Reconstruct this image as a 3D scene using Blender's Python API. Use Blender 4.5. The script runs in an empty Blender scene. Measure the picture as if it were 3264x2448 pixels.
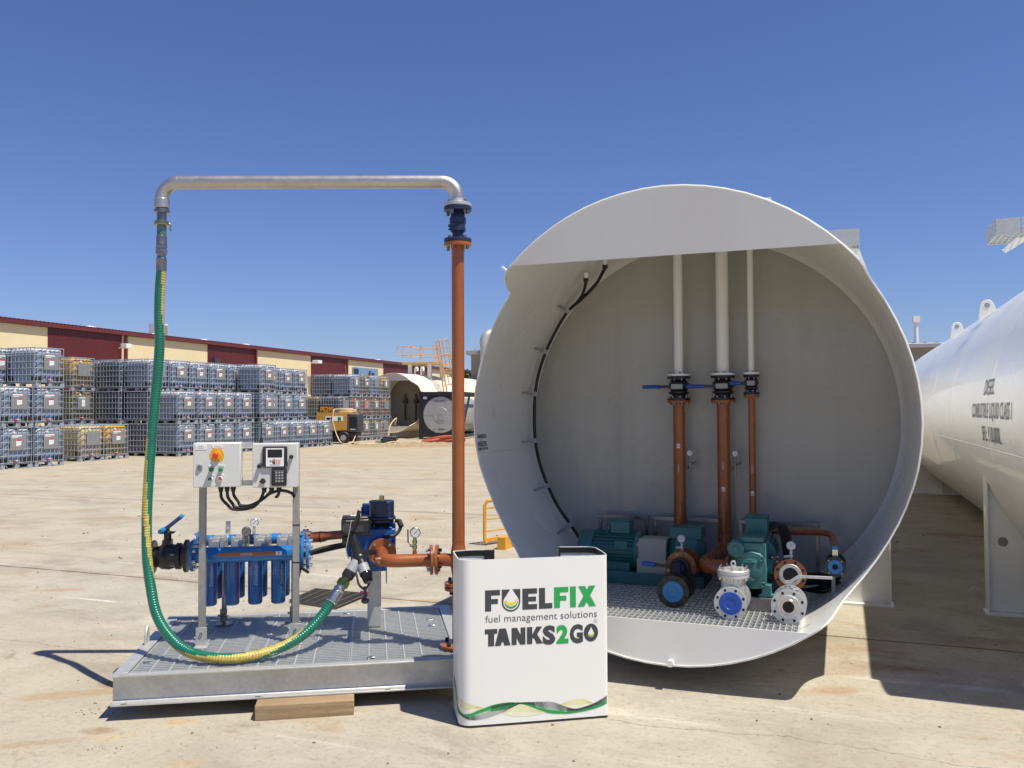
import bpy, bmesh, math, random
from math import sin, cos, pi, radians, atan2, sqrt, asin
from mathutils import Vector, Matrix

random.seed(7)
S = bpy.context.scene
COL = S.collection
# ---------------------------------------------------------------- camera, world, sun
cam_d = bpy.data.cameras.new('camera'); cam = bpy.data.objects.new('camera', cam_d); COL.objects.link(cam)
cam_d.sensor_width = 36.0; cam_d.lens = 30.17; cam_d.clip_start = 0.05; cam_d.clip_end = 2000
cam.matrix_world = Matrix.Translation((0, 0, 1.6)) @ Matrix.Rotation(pi/2+0.03, 4, 'X') @ Matrix.Rotation(-0.004, 4, 'Z')
S.camera = cam

TA = 0.3659                                    # heading of the yard grid (clockwise from +Y)
SUN = Vector((cos(TA)*0.41+sin(TA)*-0.098, -sin(TA)*0.41+cos(TA)*-0.098, 0.906)).normalized()
world = bpy.data.worlds.new('World'); S.world = world; world.use_nodes = True
wn = world.node_tree; bg = wn.nodes['Background']
sky = wn.nodes.new('ShaderNodeTexSky'); sky.sky_type = 'NISHITA'; sky.sun_disc = False
sky.sun_elevation = asin(SUN.z); sky.sun_rotation = atan2(SUN.x, SUN.y)
sky.air_density = 1.0; sky.dust_density = 0.3; sky.ozone_density = 2.0; sky.altitude = 50
tint = wn.nodes.new('ShaderNodeMix'); tint.data_type = 'RGBA'; tint.blend_type = 'MULTIPLY'; tint.inputs['Factor'].default_value = 1
tint.inputs[7].default_value = (.88, .98, 1.42, 1)          # deep clear-day blue
wn.links.new(sky.outputs[0], tint.inputs[6]); wn.links.new(tint.outputs[2], bg.inputs[0]); bg.inputs[1].default_value = 0.065
sl = bpy.data.lights.new('sun', 'SUN'); sl.energy = 5.0; sl.angle = radians(0.53); sl.color = (1, .94, .82)
so = bpy.data.objects.new('sun', sl); COL.objects.link(so)
so.rotation_euler = SUN.to_track_quat('Z', 'Y').to_euler(); so.location = (6, -6, 14)
S.view_settings.view_transform = 'Standard'; S.view_settings.look = 'None'
S.view_settings.exposure = 0.27; S.view_settings.gamma = 1.0; S.view_settings.use_curve_mapping = False
S.cycles.max_bounces = 8; S.cycles.diffuse_bounces = 4; S.cycles.glossy_bounces = 4

# ---------------------------------------------------------------- materials
MATS = {}
def nodes_of(name):
    m = bpy.data.materials.new(name); m.use_nodes = True
    nt = m.node_tree; return m, nt, nt.nodes['Principled BSDF']
def mixc(nt, fac, a, b, mode='MIX'):
    n = nt.nodes.new('ShaderNodeMix'); n.data_type = 'RGBA'; n.blend_type = mode
    for s, v in ((n.inputs['Factor'], fac), (n.inputs[6], a), (n.inputs[7], b)):
        if hasattr(v, 'is_output') or isinstance(v, bpy.types.NodeSocket): nt.links.new(v, s)
        elif isinstance(v, (int, float)): s.default_value = v
        else: s.default_value = (*v[:3], 1)
    return n.outputs[2]
def noise(nt, vec, scale, detail=4, rough=.6, dist=0):
    n = nt.nodes.new('ShaderNodeTexNoise'); n.inputs['Scale'].default_value = scale
    n.inputs['Detail'].default_value = detail; n.inputs['Roughness'].default_value = rough; n.inputs['Distortion'].default_value = dist
    if vec is not None: nt.links.new(vec, n.inputs['Vector'])
    return n.outputs[0]
def ramp(nt, v, lo, hi, a=0., b=1.):
    n = nt.nodes.new('ShaderNodeMapRange'); n.clamp = True
    nt.links.new(v, n.inputs[0])
    for i, x in enumerate((lo, hi, a, b)): n.inputs[i+1].default_value = x
    return n.outputs[0]
def mth(nt, op, a, b=None):
    n = nt.nodes.new('ShaderNodeMath'); n.operation = op
    for i, v in enumerate((a, b)):
        if v is None: continue
        if isinstance(v, bpy.types.NodeSocket): nt.links.new(v, n.inputs[i])
        else: n.inputs[i].default_value = v
    return n.outputs[0]
def coords(nt, kind='Object'):
    return nt.nodes.new('ShaderNodeTexCoord').outputs[kind]
def mapping(nt, vec, scale=(1, 1, 1), rz=0., loc=(0, 0, 0)):
    n = nt.nodes.new('ShaderNodeMapping'); nt.links.new(vec, n.inputs[0])
    n.inputs['Scale'].default_value = scale; n.inputs['Rotation'].default_value = (0, 0, rz); n.inputs['Location'].default_value = loc
    return n.outputs[0]
def bump(nt, bs, h, st=.2, d=.01):
    n = nt.nodes.new('ShaderNodeBump'); n.inputs['Strength'].default_value = st; n.inputs['Distance'].default_value = d
    nt.links.new(h, n.inputs['Height']); nt.links.new(n.outputs[0], bs.inputs['Normal'])
def mk(name, col, rough=.5, metal=0., var=.12, scale=6., bmp=0., bscale=60., coat=0., dirt=0., dirtcol=(.25, .2, .13), spec=.5):
    """painted / plastic / plain surface: base colour with soft mottling, optional dust patches and fine bump"""
    m, nt, bs = nodes_of(name); o = coords(nt)
    f = noise(nt, o, scale, 5)
    c = mixc(nt, ramp(nt, f, .3, .7), [x*(1-var) for x in col], [min(1, x*(1+var)) for x in col])
    if dirt:
        g = noise(nt, o, scale*2.3, 8, .7)
        c = mixc(nt, ramp(nt, g, .52, .75, 0, dirt), c, dirtcol)
    nt.links.new(c, bs.inputs['Base Color'])
    nt.links.new(ramp(nt, f, .3, .7, max(.02, rough-.06), min(1, rough+.08)), bs.inputs['Roughness'])
    bs.inputs['Metallic'].default_value = metal; bs.inputs['Coat Weight'].default_value = coat
    bs.inputs['Specular IOR Level'].default_value = spec
    if bmp: bump(nt, bs, noise(nt, o, bscale, 3), bmp, .004)
    MATS[name] = m; return m
def mk_galv(name, col=(.56, .58, .60), rough=.42, metal=.75):
    m, nt, bs = nodes_of(name); o = coords(nt)
    v = nt.nodes.new('ShaderNodeTexVoronoi'); v.inputs['Scale'].default_value = 55; nt.links.new(o, v.inputs['Vector'])
    sp = nt.nodes.new('ShaderNodeSeparateColor'); nt.links.new(v.outputs['Color'], sp.inputs[0])
    f = noise(nt, o, 7, 6, .65)
    c = mixc(nt, sp.outputs[0], [x*.93 for x in col], [min(1, x*1.05) for x in col])
    c = mixc(nt, ramp(nt, f, .45, .8, 0, .4), c, [x*.72 for x in (col[0], col[1]*.97, col[2]*.9)])
    nt.links.new(c, bs.inputs['Base Color']); bs.inputs['Metallic'].default_value = metal
    nt.links.new(ramp(nt, f, .3, .7, rough-.1, rough+.14), bs.inputs['Roughness'])
    bump(nt, bs, f, .12, .004)
    MATS[name] = m; return m
def emis_free(): pass

galv = mk_galv('galvanised_steel', (.55, .55, .525), .45, .5)
galv_post = mk_galv('shaded_galvanised_post', (.34, .34, .32), .5, .5)  # galvanised copy darkened to paint the shade on the posts' front faces
galv_d = mk_galv('galvanised_grating', (.60, .61, .60), .42, .45)
galv_p = mk_galv('weathered_pipe_steel', (.52, .49, .47), .40, .85)
steel = mk('bright_steel', (.62, .60, .56), .25, 1., .1, 20)
zincd = mk('dark_zinc', (.26, .25, .25), .32, .9, .2, 15)
brass = mk('brass_zinc', (.42, .38, .20), .28, 1., .2, 18)
castd = mk('shaded_cast_head', (.40, .40, .39), .45, .5, .1, 22, .2, 300)  # cast metal darkened in colour for the shade over the filter heads
cast = mk('cast_stainless', (.60, .60, .59), .42, .55, .08, 22, .25, 300)
white = mk('white_tank_paint', (.80, .80, .77), .32, 0, .015, 1.3, .0, coat=.22)
def add_tank_dirt(m):
    nt = m.node_tree; bs = nt.nodes['Principled BSDF']; o = coords(nt)
    src = bs.inputs['Base Color'].links[0].from_socket
    g = noise(nt, mapping(nt, o, (1.2, .5, .5)), 1.1, 4, .55)
    c = mixc(nt, ramp(nt, g, .5, .8, 0, .10), src, (.55, .47, .36))
    nt.links.new(c, bs.inputs['Base Color'])
    bump(nt, bs, noise(nt, o, .9, 2), .02, .05)
add_tank_dirt(white)
add_tank_dirt(white)
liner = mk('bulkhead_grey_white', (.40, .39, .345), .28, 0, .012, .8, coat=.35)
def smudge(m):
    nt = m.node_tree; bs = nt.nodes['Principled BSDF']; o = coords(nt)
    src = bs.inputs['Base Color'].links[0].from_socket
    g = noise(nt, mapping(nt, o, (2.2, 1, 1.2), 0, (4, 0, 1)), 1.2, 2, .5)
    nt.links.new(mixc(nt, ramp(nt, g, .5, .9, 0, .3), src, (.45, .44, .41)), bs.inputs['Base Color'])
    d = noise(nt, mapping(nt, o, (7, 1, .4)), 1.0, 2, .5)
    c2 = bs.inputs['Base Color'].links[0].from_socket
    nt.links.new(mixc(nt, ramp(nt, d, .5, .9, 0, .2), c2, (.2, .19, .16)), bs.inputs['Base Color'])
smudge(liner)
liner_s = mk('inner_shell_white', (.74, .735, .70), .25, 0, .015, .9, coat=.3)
creamt = mk('cream_tank_paint', (.80, .73, .58), .35, 0, .05, .8, dirt=.25)
orange = mk('orange_pipe_paint', (.305, .086, .02), .27, 0, .10, 6, .18, 220, coat=.25, dirt=.22, dirtcol=(.20, .09, .04))
blue = mk('bright_blue_paint', (.014, .15, .42), .28, 0, .08, 12, .1, 200, coat=.3)
navy = mk('navy_paint', (.012, .022, .068), .38, 0, .15, 12, .1, 200, dirt=.12)
dblue = mk('deep_blue_canister', (.010, .105, .33), .28, 0, .1, 9, coat=.3)
mblue = mk('meter_blue_paint', (.01, .095, .34), .33, 0, .12, 14, .15, 200)
teal = mk('teal_pump_paint', (.038, .16, .15), .4, 0, .12, 9, .12, 180)
black = mk('black_paint', (.018, .017, .017), .35, 0, .2, 10, .1, 160, dirt=.15, dirtcol=(.08, .07, .06))
rubber = mk('black_cable', (.012, .011, .011), .5, 0, .2, 10)
dark = mk('dark_void', (.008, .008, .008), .8, 0, .2, 5)
grey = mk('light_grey_enclosure', (.60, .60, .57), .38, 0, .03, 8, .08, 700)
lgrey = mk('grey_plastic', (.3, .31, .32), .4, 0, .08, 12)
whitep = mk('white_plastic', (.78, .78, .77), .4, 0, .03, 8)
yellow = mk('yellow_button', (.72, .37, .01), .4, 0, .05, 10)
redp = mk('red_plastic', (.60, .035, .03), .35, 0, .08, 10)
greenp = mk('green_plastic', (.01, .2, .06), .35, 0, .1, 10)
capblue = mk('blue_plastic_cap', (.012, .085, .42), .35, 0, .06, 14)
capcyan = mk('light_blue_plastic_cap', (.012, .19, .42), .35, 0, .06, 14)
grip = mk('blue_grip', (.01, .07, .33), .4, 0, .08, 14)
hose_g = mk('green_hose', (.006, .14, .085), .3, 0, .1, 12, coat=.4)
hose_y = mk('yellow_hose', (.47, .37, .09), .35, 0, .2, 25, dirt=.7, dirtcol=(.10, .08, .03))
timber = mk('weathered_timber', (.36, .25, .14), .75, 0, .15, 5, .4, 90, dirt=.35, dirtcol=(.16, .12, .08))
def wood_grain(m):
    nt = m.node_tree; bs = nt.nodes['Principled BSDF']; o = coords(nt)
    src = bs.inputs['Base Color'].links[0].from_socket
    g = noise(nt, mapping(nt, o, (2.5, 70, 70)), 1.0, 5, .6, .6)
    nt.links.new(mixc(nt, ramp(nt, g, .4, .65, 0, .5), src, (.17, .11, .06)), bs.inputs['Base Color'])
wood_grain(timber)
banner = mk('white_banner_vinyl', (.80, .80, .76), .40, 0, .015, 2.2, .16, 3.5, spec=.4)
ink = mk('charcoal_ink', (.05, .054, .056), .5, 0, .04, 30)
inkg = mk('green_ink', (.02, .36, .085), .5, 0, .04, 30)
inky = mk('yellow_ink', (.78, .68, .03), .5, 0, .04, 30)
inkyl = mk('pale_yellow_ink', (.80, .785, .58), .5, 0, .04, 30)
inkgl = mk('pale_grey_ink', (.56, .56, .55), .5, 0, .04, 30)
inkw = mk('white_ink', (.8, .8, .78), .5, 0, .02, 30)
inkt = mk('tank_lettering', (.11, .115, .12), .4, 0, .1, 30)
beige = mk('beige_guard', (.46, .43, .35), .5, 0, .06, 6)
yel_steel = mk('yellow_rail_paint', (.68, .34, .03), .35, 0, .1, 8)
peach = mk('sunfaded_yellow_rail', (.66, .40, .16), .5, 0, .12, 3)
gold = mk('gold_yellow_panel', (.48, .27, .05), .45, 0, .06, 3)
gdark = mk('charcoal_plastic', (.05, .055, .065), .5, 0, .15, 4)
lcd = mk('lcd_screen', (.006, .008, .012), .08, 0, .05, 4)
dial = mk('gauge_dial', (.62, .62, .60), .35, 0, .03, 30)
hosec = mk('cream_air_hose', (.68, .52, .30), .5, 0, .08, 6)
hoser = mk('red_layflat_hose', (.36, .07, .03), .6, 0, .15, 6)
iso = mk('iso_frame_paint', (.016, .018, .022), .45, 0, .2, 2)
ssteel = mk('dull_silver_cladding', (.45, .45, .44), .42, .5, .07, 2)
cagem = mk_galv('cage_steel', (.33, .37, .42), .58, .25)
shedgrey = mk('grey_shed_cladding', (.27, .255, .22), .7, 0, .08, 1.5)
bark = mk('bark', (.08, .06, .04), .9, 0, .3, 6)
leaf = mk('foliage', (.035, .06, .02), .7, 0, .4, 3)
plate_g = mk('grey_label_plate', (.22, .23, .235), .45, 0, .06, 6)

def mk_ibc(name, low, high, z0=.93, spread=.04, trans=.15):
    """blow-moulded bottle: liquid colour up to the fill line, milky empty plastic above"""
    m, nt, bs = nodes_of(name); o = coords(nt)
    sx = nt.nodes.new('ShaderNodeSeparateXYZ'); nt.links.new(o, sx.inputs[0])
    f = noise(nt, o, 3.2, 5)
    z = mth(nt, 'ADD', sx.outputs[2], mth(nt, 'MULTIPLY', mth(nt, 'SUBTRACT', f, .5), .06))
    c = mixc(nt, ramp(nt, f, .3, .7), [x*.8 for x in low], [x*1.2 for x in low])
    c = mixc(nt, ramp(nt, z, z0-spread, z0+spread), c, high)
    nt.links.new(c, bs.inputs['Base Color']); bs.inputs['Roughness'].default_value = .32
    MATS[name] = m; return m
ibc_slate = mk_ibc('slate_bottle', (.20, .245, .335), (.56, .59, .63), 1.01, .05)
ibc_dark = mk_ibc('dark_bottle', (.10, .115, .15), (.22, .24, .27), 1.02)
ibc_yel = mk_ibc('amber_bottle', (.16, .13, .05), (.60, .36, .06), .66, .12)
ibc_olive = mk_ibc('olive_bottle', (.14, .125, .065), (.36, .29, .11), 1.0, .06)
ibc_cream = mk_ibc('cloudy_cream_bottle', (.30, .24, .19), (.58, .49, .27), .62, .14)
ibc_brown = mk_ibc('brown_bottle', (.26, .13, .045), (.36, .19, .06), .9, .1)
ibc_pink = mk_ibc('pinkish_bottle', (.34, .24, .21), (.44, .33, .28), .8, .1)

def mk_clad(name, col, axis, pitch, rough=.5, st=.6):
    m, nt, bs = nodes_of(name); o = coords(nt)
    w = nt.nodes.new('ShaderNodeTexWave'); w.bands_direction = axis; w.inputs['Scale'].default_value = .314/pitch
    nt.links.new(o, w.inputs['Vector'])
    f = noise(nt, o, .6, 4)
    c = mixc(nt, ramp(nt, f, .3, .7), [x*.93 for x in col], [x*1.06 for x in col])
    nt.links.new(c, bs.inputs['Base Color']); bs.inputs['Roughness'].default_value = rough
    bump(nt, bs, w.outputs[1], st, .03)
    return m
maroon = mk_clad('maroon_sheeting', (.105, .014, .016), 'Y', .25, .5, .8)
cream = mk('cream_render', (.74, .62, .38), .8, 0, .04, .4)
maroon_r = mk('maroon_roof_paint', (.13, .025, .025), .5, 0, .1, .5)

def mk_ground():
    m, nt, bs = nodes_of('yard_concrete')
    o = coords(nt); L = mapping(nt, o, (1, 1, 1), TA)        # axes of the slab joints
    sx = nt.nodes.new('ShaderNodeSeparateXYZ'); nt.links.new(L, sx.inputs[0])
    big = noise(nt, L, .22, 6, .6); mid = noise(nt, L, 1.3, 8, .68, .4); fine = noise(nt, L, 26, 6, .75)
    c = mixc(nt, ramp(nt, mid, .3, .7), (.30, .272, .215), (.47, .433, .35))
    c = mixc(nt, ramp(nt, big, .4, .7, 0, .5), c, (.46, .385, .265))
    # traffic streaks running along the slabs
    st = noise(nt, mapping(nt, L, (.16, 2.6, 1)), 1.0, 6, .62, .5)
    c = mixc(nt, ramp(nt, st, .54, .72, 0, .38), c, (.25, .225, .185))
    st2 = noise(nt, mapping(nt, L, (.3, 5.5, 1), 0.08), 1.0, 5, .6)
    c = mixc(nt, ramp(nt, st2, .62, .72, 0, .55), c, (.60, .56, .47))
    # rust-brown mud stains
    ru = noise(nt, mapping(nt, L, (.55, 1.0, 1), .3, (3.3, 1.7, 0)), 1.15, 7, .7, .3)
    c = mixc(nt, ramp(nt, ru, .56, .70, 0, .75), c, (.34, .215, .115))
    pt = noise(nt, mapping(nt, L, (1.2, 1.9, 1), .2, (1.1, 6.2, 0)), 1.6, 8, .75, .5)
    c = mixc(nt, ramp(nt, pt, .60, .68, 0, .6), c, (.27, .19, .11))
    sc = noise(nt, mapping(nt, L, (.5, 9, 1), -.12, (2, 0, 0)), 1.3, 4, .55)
    c = mixc(nt, mth(nt, 'MULTIPLY', ramp(nt, sc, .66, .70, 0, .8), ramp(nt, noise(nt, L, .7, 3), .5, .6)), c, (.66, .63, .56))
    gy = noise(nt, mapping(nt, L, (.8, 1.05, 1), 0, (9, 4, 0)), 1.15, 8, .72, .4)
    c = mixc(nt, ramp(nt, gy, .54, .68, 0, .62), c, (.22, .19, .15))
    # individual stains: muddy wash marks and worn patches where they lie in the yard
    so_ = nt.nodes.new('ShaderNodeSeparateXYZ'); nt.links.new(o, so_.inputs[0])
    nz = mth(nt, 'MULTIPLY', mth(nt, 'SUBTRACT', noise(nt, o, 3.1, 7, .7), .5), 2.6)
    nz2 = noise(nt, o, 14, 5, .7)
    def stain(c, x, y, rx, ry, a, col, k):
        dx = mth(nt, 'SUBTRACT', so_.outputs[0], x); dy = mth(nt, 'SUBTRACT', so_.outputs[1], y)
        u = mth(nt, 'DIVIDE', mth(nt, 'ADD', mth(nt, 'MULTIPLY', dx, cos(a)), mth(nt, 'MULTIPLY', dy, sin(a))), rx)
        v = mth(nt, 'DIVIDE', mth(nt, 'SUBTRACT', mth(nt, 'MULTIPLY', dy, cos(a)), mth(nt, 'MULTIPLY', dx, sin(a))), ry)
        d = mth(nt, 'ADD', mth(nt, 'SQRT', mth(nt, 'ADD', mth(nt, 'MULTIPLY', u, u), mth(nt, 'MULTIPLY', v, v))), nz)
        f = mth(nt, 'MULTIPLY', ramp(nt, d, .35, 1.05, k, 0), ramp(nt, nz2, .3, .6, .45, 1))
        return mixc(nt, f, c, col)
    for s in ((-2.55, 4.90, .38, .10, .28, (.36, .235, .125), .8), (-2.36, 5.10, .09, .07, 0, (.20, .14, .08), .85), (-2.07, 4.36, .10, .06, 0, (.27, .17, .09), .85),
              (-1.71, 4.47, .10, .05, .2, (.46, .29, .13), .7), (-1.47, 3.95, .11, .06, .2, (.46, .30, .14), .6), (-1.97, 4.26, .12, .05, .3, (.50, .38, .20), .6),
              (-2.35, 4.18, .30, .05, .25, (.33, .22, .13), .6), (2.33, 5.34, .30, .14, -.3, (.20, .12, .07), .8), (1.80, 4.92, .22, .09, .2, (.34, .20, .11), .75), (2.30, 5.75, .35, .22, 0, (.30, .21, .13), .6),
              (2.05, 5.35, .30, .18, .3, (.33, .25, .17), .6), (3.2, 5.95, .5, .12, -.2, (.22, .16, .10), .6), (2.6, 4.78, .22, .10, -.3, (.50, .38, .20), .55), (3.02, 6.3, .22, .3, 0, (.22, .2, .175), .6),
              (-4.06, 7.75, .25, .10, 0, (.36, .22, .12), .8), (-3.4, 9.4, .5, .16, 0, (.33, .24, .15), .6), (-5.9, 12.9, .8, .3, 0, (.34, .23, .14), .65), (-3.4, 15.8, 1.1, .3, -.2, (.33, .23, .14), .65), (-1.2, 11.0, .7, .2, -.3, (.32, .24, .15), .5), (-7.5, 21, 2.2, .7, -.3, (.36, .27, .17), .6), (-4.5, 25, 2.5, .7, -.2, (.36, .27, .17), .6), (-2.5, 31, 3, 1.2, -.2, (.38, .28, .17), .65)):
        c = stain(c, *s)
    # aggregate specks
    c = mixc(nt, ramp(nt, fine, .52, .70, 0, .6), c, (.19, .165, .125))
    fine2 = noise(nt, L, 75, 3, .6)
    c = mixc(nt, ramp(nt, fine2, .62, .74, 0, .55), c, (.12, .1, .08))
    c = mixc(nt, ramp(nt, noise(nt, L, 48, 3, .6), .62, .75, 0, .5), c, (.62, .57, .48))
    # sawn slab joints and a wandering crack
    wob = mth(nt, 'MULTIPLY', mth(nt, 'SUBTRACT', noise(nt, L, 2.2, 4), .5), .05)
    y = mth(nt, 'ADD', sx.outputs[1], wob)
    off = 4.9497*cos(TA)+.8776*sin(TA)
    t = mth(nt, 'MODULO', mth(nt, 'ADD', mth(nt, 'SUBTRACT', y, off+1.55), 563*1.0+2.815), 5.63)
    j = mth(nt, 'ABSOLUTE', mth(nt, 'SUBTRACT', t, 2.815))
    jn = noise(nt, L, 1.7, 4)
    c = mixc(nt, mth(nt, 'MULTIPLY', ramp(nt, j, .008, .02, 1, 0), ramp(nt, jn, .3, .5, .2, .95)), c, (.045, .038, .03))
    c = mixc(nt, mth(nt, 'MULTIPLY', ramp(nt, j, .03, .16, 1, 0), ramp(nt, jn, .4, .65, 0, .55)), c, (.22, .15, .09))
    t3 = mth(nt, 'ABSOLUTE', mth(nt, 'SUBTRACT', mth(nt, 'ADD', sx.outputs[1], mth(nt, 'MULTIPLY', mth(nt, 'SUBTRACT', noise(nt, L, 1.3, 6, .7), .5), .35)), off-.55))
    c = mixc(nt, ramp(nt, t3, .002, .007, .6, 0), c, (.12, .1, .08))
    # dusty earth towards the back of the yard
    far = ramp(nt, sx.outputs[1], 9, 30)
    c = mixc(nt, mth(nt, 'MULTIPLY', far, ramp(nt, mid, .35, .75, .25, .8)), c, (.44, .345, .21))
    nt.links.new(c, bs.inputs['Base Color']); bs.inputs['Roughness'].default_value = .85
    bs.inputs['Specular IOR Level'].default_value = .3
    h = mth(nt, 'ADD', mth(nt, 'MULTIPLY', fine, .5), mid)
    bump(nt, bs, h, .35, .012)
    return m
ground_m = mk_ground()

# ---------------------------------------------------------------- mesh builder
class MB:
    def __init__(s): s.v = []; s.f = []; s.m = []
    def add(s, vs, fs, mi=0):
        b = len(s.v); s.v += [tuple(v) for v in vs]
        for f in fs:
            s.f.append([i+b for i in f]); s.m.append(mi)
        return s
    def box(s, x0, x1, y0, y1, z0, z1, mi=0):
        return s.add([(x0, y0, z0), (x1, y0, z0), (x1, y1, z0), (x0, y1, z0), (x0, y0, z1), (x1, y0, z1), (x1, y1, z1), (x0, y1, z1)],
                     [(0, 3, 2, 1), (4, 5, 6, 7), (0, 1, 5, 4), (1, 2, 6, 5), (2, 3, 7, 6), (3, 0, 4, 7)], mi)
    def bar(s, p, q, w, h, mi=0, up=(0, 0, 1)):
        p, q = Vector(p), Vector(q); d = (q-p).normalized(); u = Vector(up)
        if abs(d.dot(u)) > .98: u = Vector((0, 1, 0))
        a = d.cross(u).normalized()*w/2; b = a.cross(d).normalized()*h/2
        vs = [p-a-b, p+a-b, p+a+b, p-a+b, q-a-b, q+a-b, q+a+b, q-a+b]
        return s.add(vs, [(0, 1, 2, 3)[::-1], (4, 5, 6, 7), (0, 1, 5, 4), (1, 2, 6, 5), (2, 3, 7, 6), (3, 0, 4, 7)], mi)
    @staticmethod
    def basis(ax):
        a = Vector(ax).normalized(); t = Vector((0, 0, 1)) if abs(a.z) < .9 else Vector((0, 1, 0))
        u = t.cross(a).normalized(); return a, u, a.cross(u)
    def lathe(s, o, ax, prof, n=20, mi=0, closed=False, rot=0., mis=None):
        """prof: (h, r) pairs along the axis; ends are capped unless closed (then the profile is a loop)"""
        o = Vector(o); a, u, w = s.basis(ax); vs = []; fs = []; mm = []
        for h, r in prof:
            for k in range(n):
                t = 2*pi*k/n+rot; vs.append(o+a*h+u*(r*cos(t))+w*(r*sin(t)))
        m = len(prof); R = m if closed else m-1
        b = len(s.v); s.v += [tuple(v) for v in vs]
        for i in range(R):
            i2 = (i+1) % m
            for k in range(n):
                k2 = (k+1) % n
                s.f.append([b+i*n+k, b+i*n+k2, b+i2*n+k2, b+i2*n+k]); s.m.append(mis[i] if mis else mi)
        if not closed:
            s.f.append([b+k for k in range(n)][::-1]); s.m.append(mis[0] if mis else mi)
            s.f.append([b+(m-1)*n+k for k in range(n)]); s.m.append(mis[-1] if mis else mi)
        return s
    def cyl(s, p, q, r, r2=None, n=16, mi=0, rot=0.):
        p, q = Vector(p), Vector(q)
        return s.lathe(p, q-p, [(0, r), ((q-p).length, r if r2 is None else r2)], n, mi, rot=rot)
    def ring(s, o, ax, rin, rout, t, n=28, mi=0):
        return s.lathe(o, ax, [(0, rin), (0, rout), (t, rout), (t, rin)], n, mi, True)
    def disc(s, o, ax, r, t, n=28, mi=0, ch=.0):
        if ch: return s.lathe(o, ax, [(0, r-ch), (ch, r), (t-ch, r), (t, r-ch)], n, mi)
        return s.lathe(o, ax, [(0, r), (t, r)], n, mi)
    def bolts(s, o, ax, rb, nb, r, h, mi=0, rot=.3, n=6):
        o = Vector(o); a, u, w = s.basis(ax)
        for k in range(nb):
            t = 2*pi*k/nb+rot; c = o+u*(rb*cos(t))+w*(rb*sin(t)); s.cyl(c, c+a*h, r, n=n, mi=mi)
        return s
    def tube(s, pts, r, n=10, mi=0, rad=None, fmi=None):
        P = [Vector(p) for p in pts]; T = []
        for i in range(len(P)):
            T.append((P[min(i+1, len(P)-1)]-P[max(i-1, 0)]).normalized())
        u = T[0].cross(Vector((0, 0, 1)))
        if u.length < .05: u = T[0].cross(Vector((0, 1, 0)))
        u.normalize(); b = len(s.v); nrm = []
        for i, p in enumerate(P):
            u = (u-T[i]*u.dot(T[i])).normalized(); w = T[i].cross(u); rr = rad[i] if rad else r
            for k in range(n):
                d = u*cos(2*pi*k/n)+w*sin(2*pi*k/n); s.v.append(tuple(p+d*rr)); nrm.append(d)
        for i in range(len(P)-1):
            for k in range(n):
                k2 = (k+1) % n
                s.f.append([b+i*n+k, b+i*n+k2, b+(i+1)*n+k2, b+(i+1)*n+k])
                s.m.append(fmi(i, (nrm[i*n+k]+nrm[i*n+k2]).normalized()) if fmi else mi)
        e = len(P)-1
        s.f.append([b+k for k in range(n)][::-1]); s.m.append(mi)
        s.f.append([b+e*n+k for k in range(n)]); s.m.append(mi)
        return s
    def ext(s, poly, o, ux, uy, dv, mi=0):
        """extrude the 2-D polygon (ccw in ux,uy) by the vector dv"""
        o, ux, uy, dv = Vector(o), Vector(ux), Vector(uy), Vector(dv); n = len(poly)
        a = [o+ux*x+uy*y for x, y in poly]; vs = a+[v+dv for v in a]
        fs = [list(range(n))[::-1], list(range(n, 2*n))]+[[i, (i+1) % n, n+(i+1) % n, n+i] for i in range(n)]
        return s.add(vs, fs, mi)
    def sph(s, c, r, n=12, mi=0, sc=(1, 1, 1)):
        c = Vector(c); m = n//2; vs = []; b = len(s.v)
        for i in range(1, m):
            t = pi*i/m
            for k in range(n):
                p = 2*pi*k/n; vs.append(c+Vector((r*sin(t)*cos(p)*sc[0], r*sin(t)*sin(p)*sc[1], r*cos(t)*sc[2])))
        vs += [c+Vector((0, 0, r*sc[2])), c-Vector((0, 0, r*sc[2]))]; T = len(vs)-2; B = T+1; fs = []
        for i in range(m-2):
            for k in range(n): fs.append((i*n+k, (i+1)*n+k, (i+1)*n+(k+1) % n, i*n+(k+1) % n))
        for k in range(n):
            fs.append((T, k, (k+1) % n)); fs.append((B, (m-2)*n+(k+1) % n, (m-2)*n+k))
        return s.add(vs, fs, mi)
    def flange(s, o, ax, R, t, nb, rin=0., mi=0, mib=1, bl=.014, br=.009, rb=.78, n=32, both=True, rot=.3):
        """flange disc standing from o along ax, bolt heads on the far side and nuts behind"""
        if rin: s.ring(o, ax, rin, R, t, n, mi)
        else: s.disc(o, ax, R, t, n, mi, .002)
        a = Vector(ax).normalized(); o = Vector(o)
        if nb:
            s.bolts(o+a*t, a, R*rb, nb, br, bl, mib, rot)
            if both: s.bolts(o, -a, R*rb, nb, br, bl, mib, -rot if False else rot)
        return s
BASE = {}
def root_of(o):
    while o.parent: o = o.parent
    return o
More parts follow.
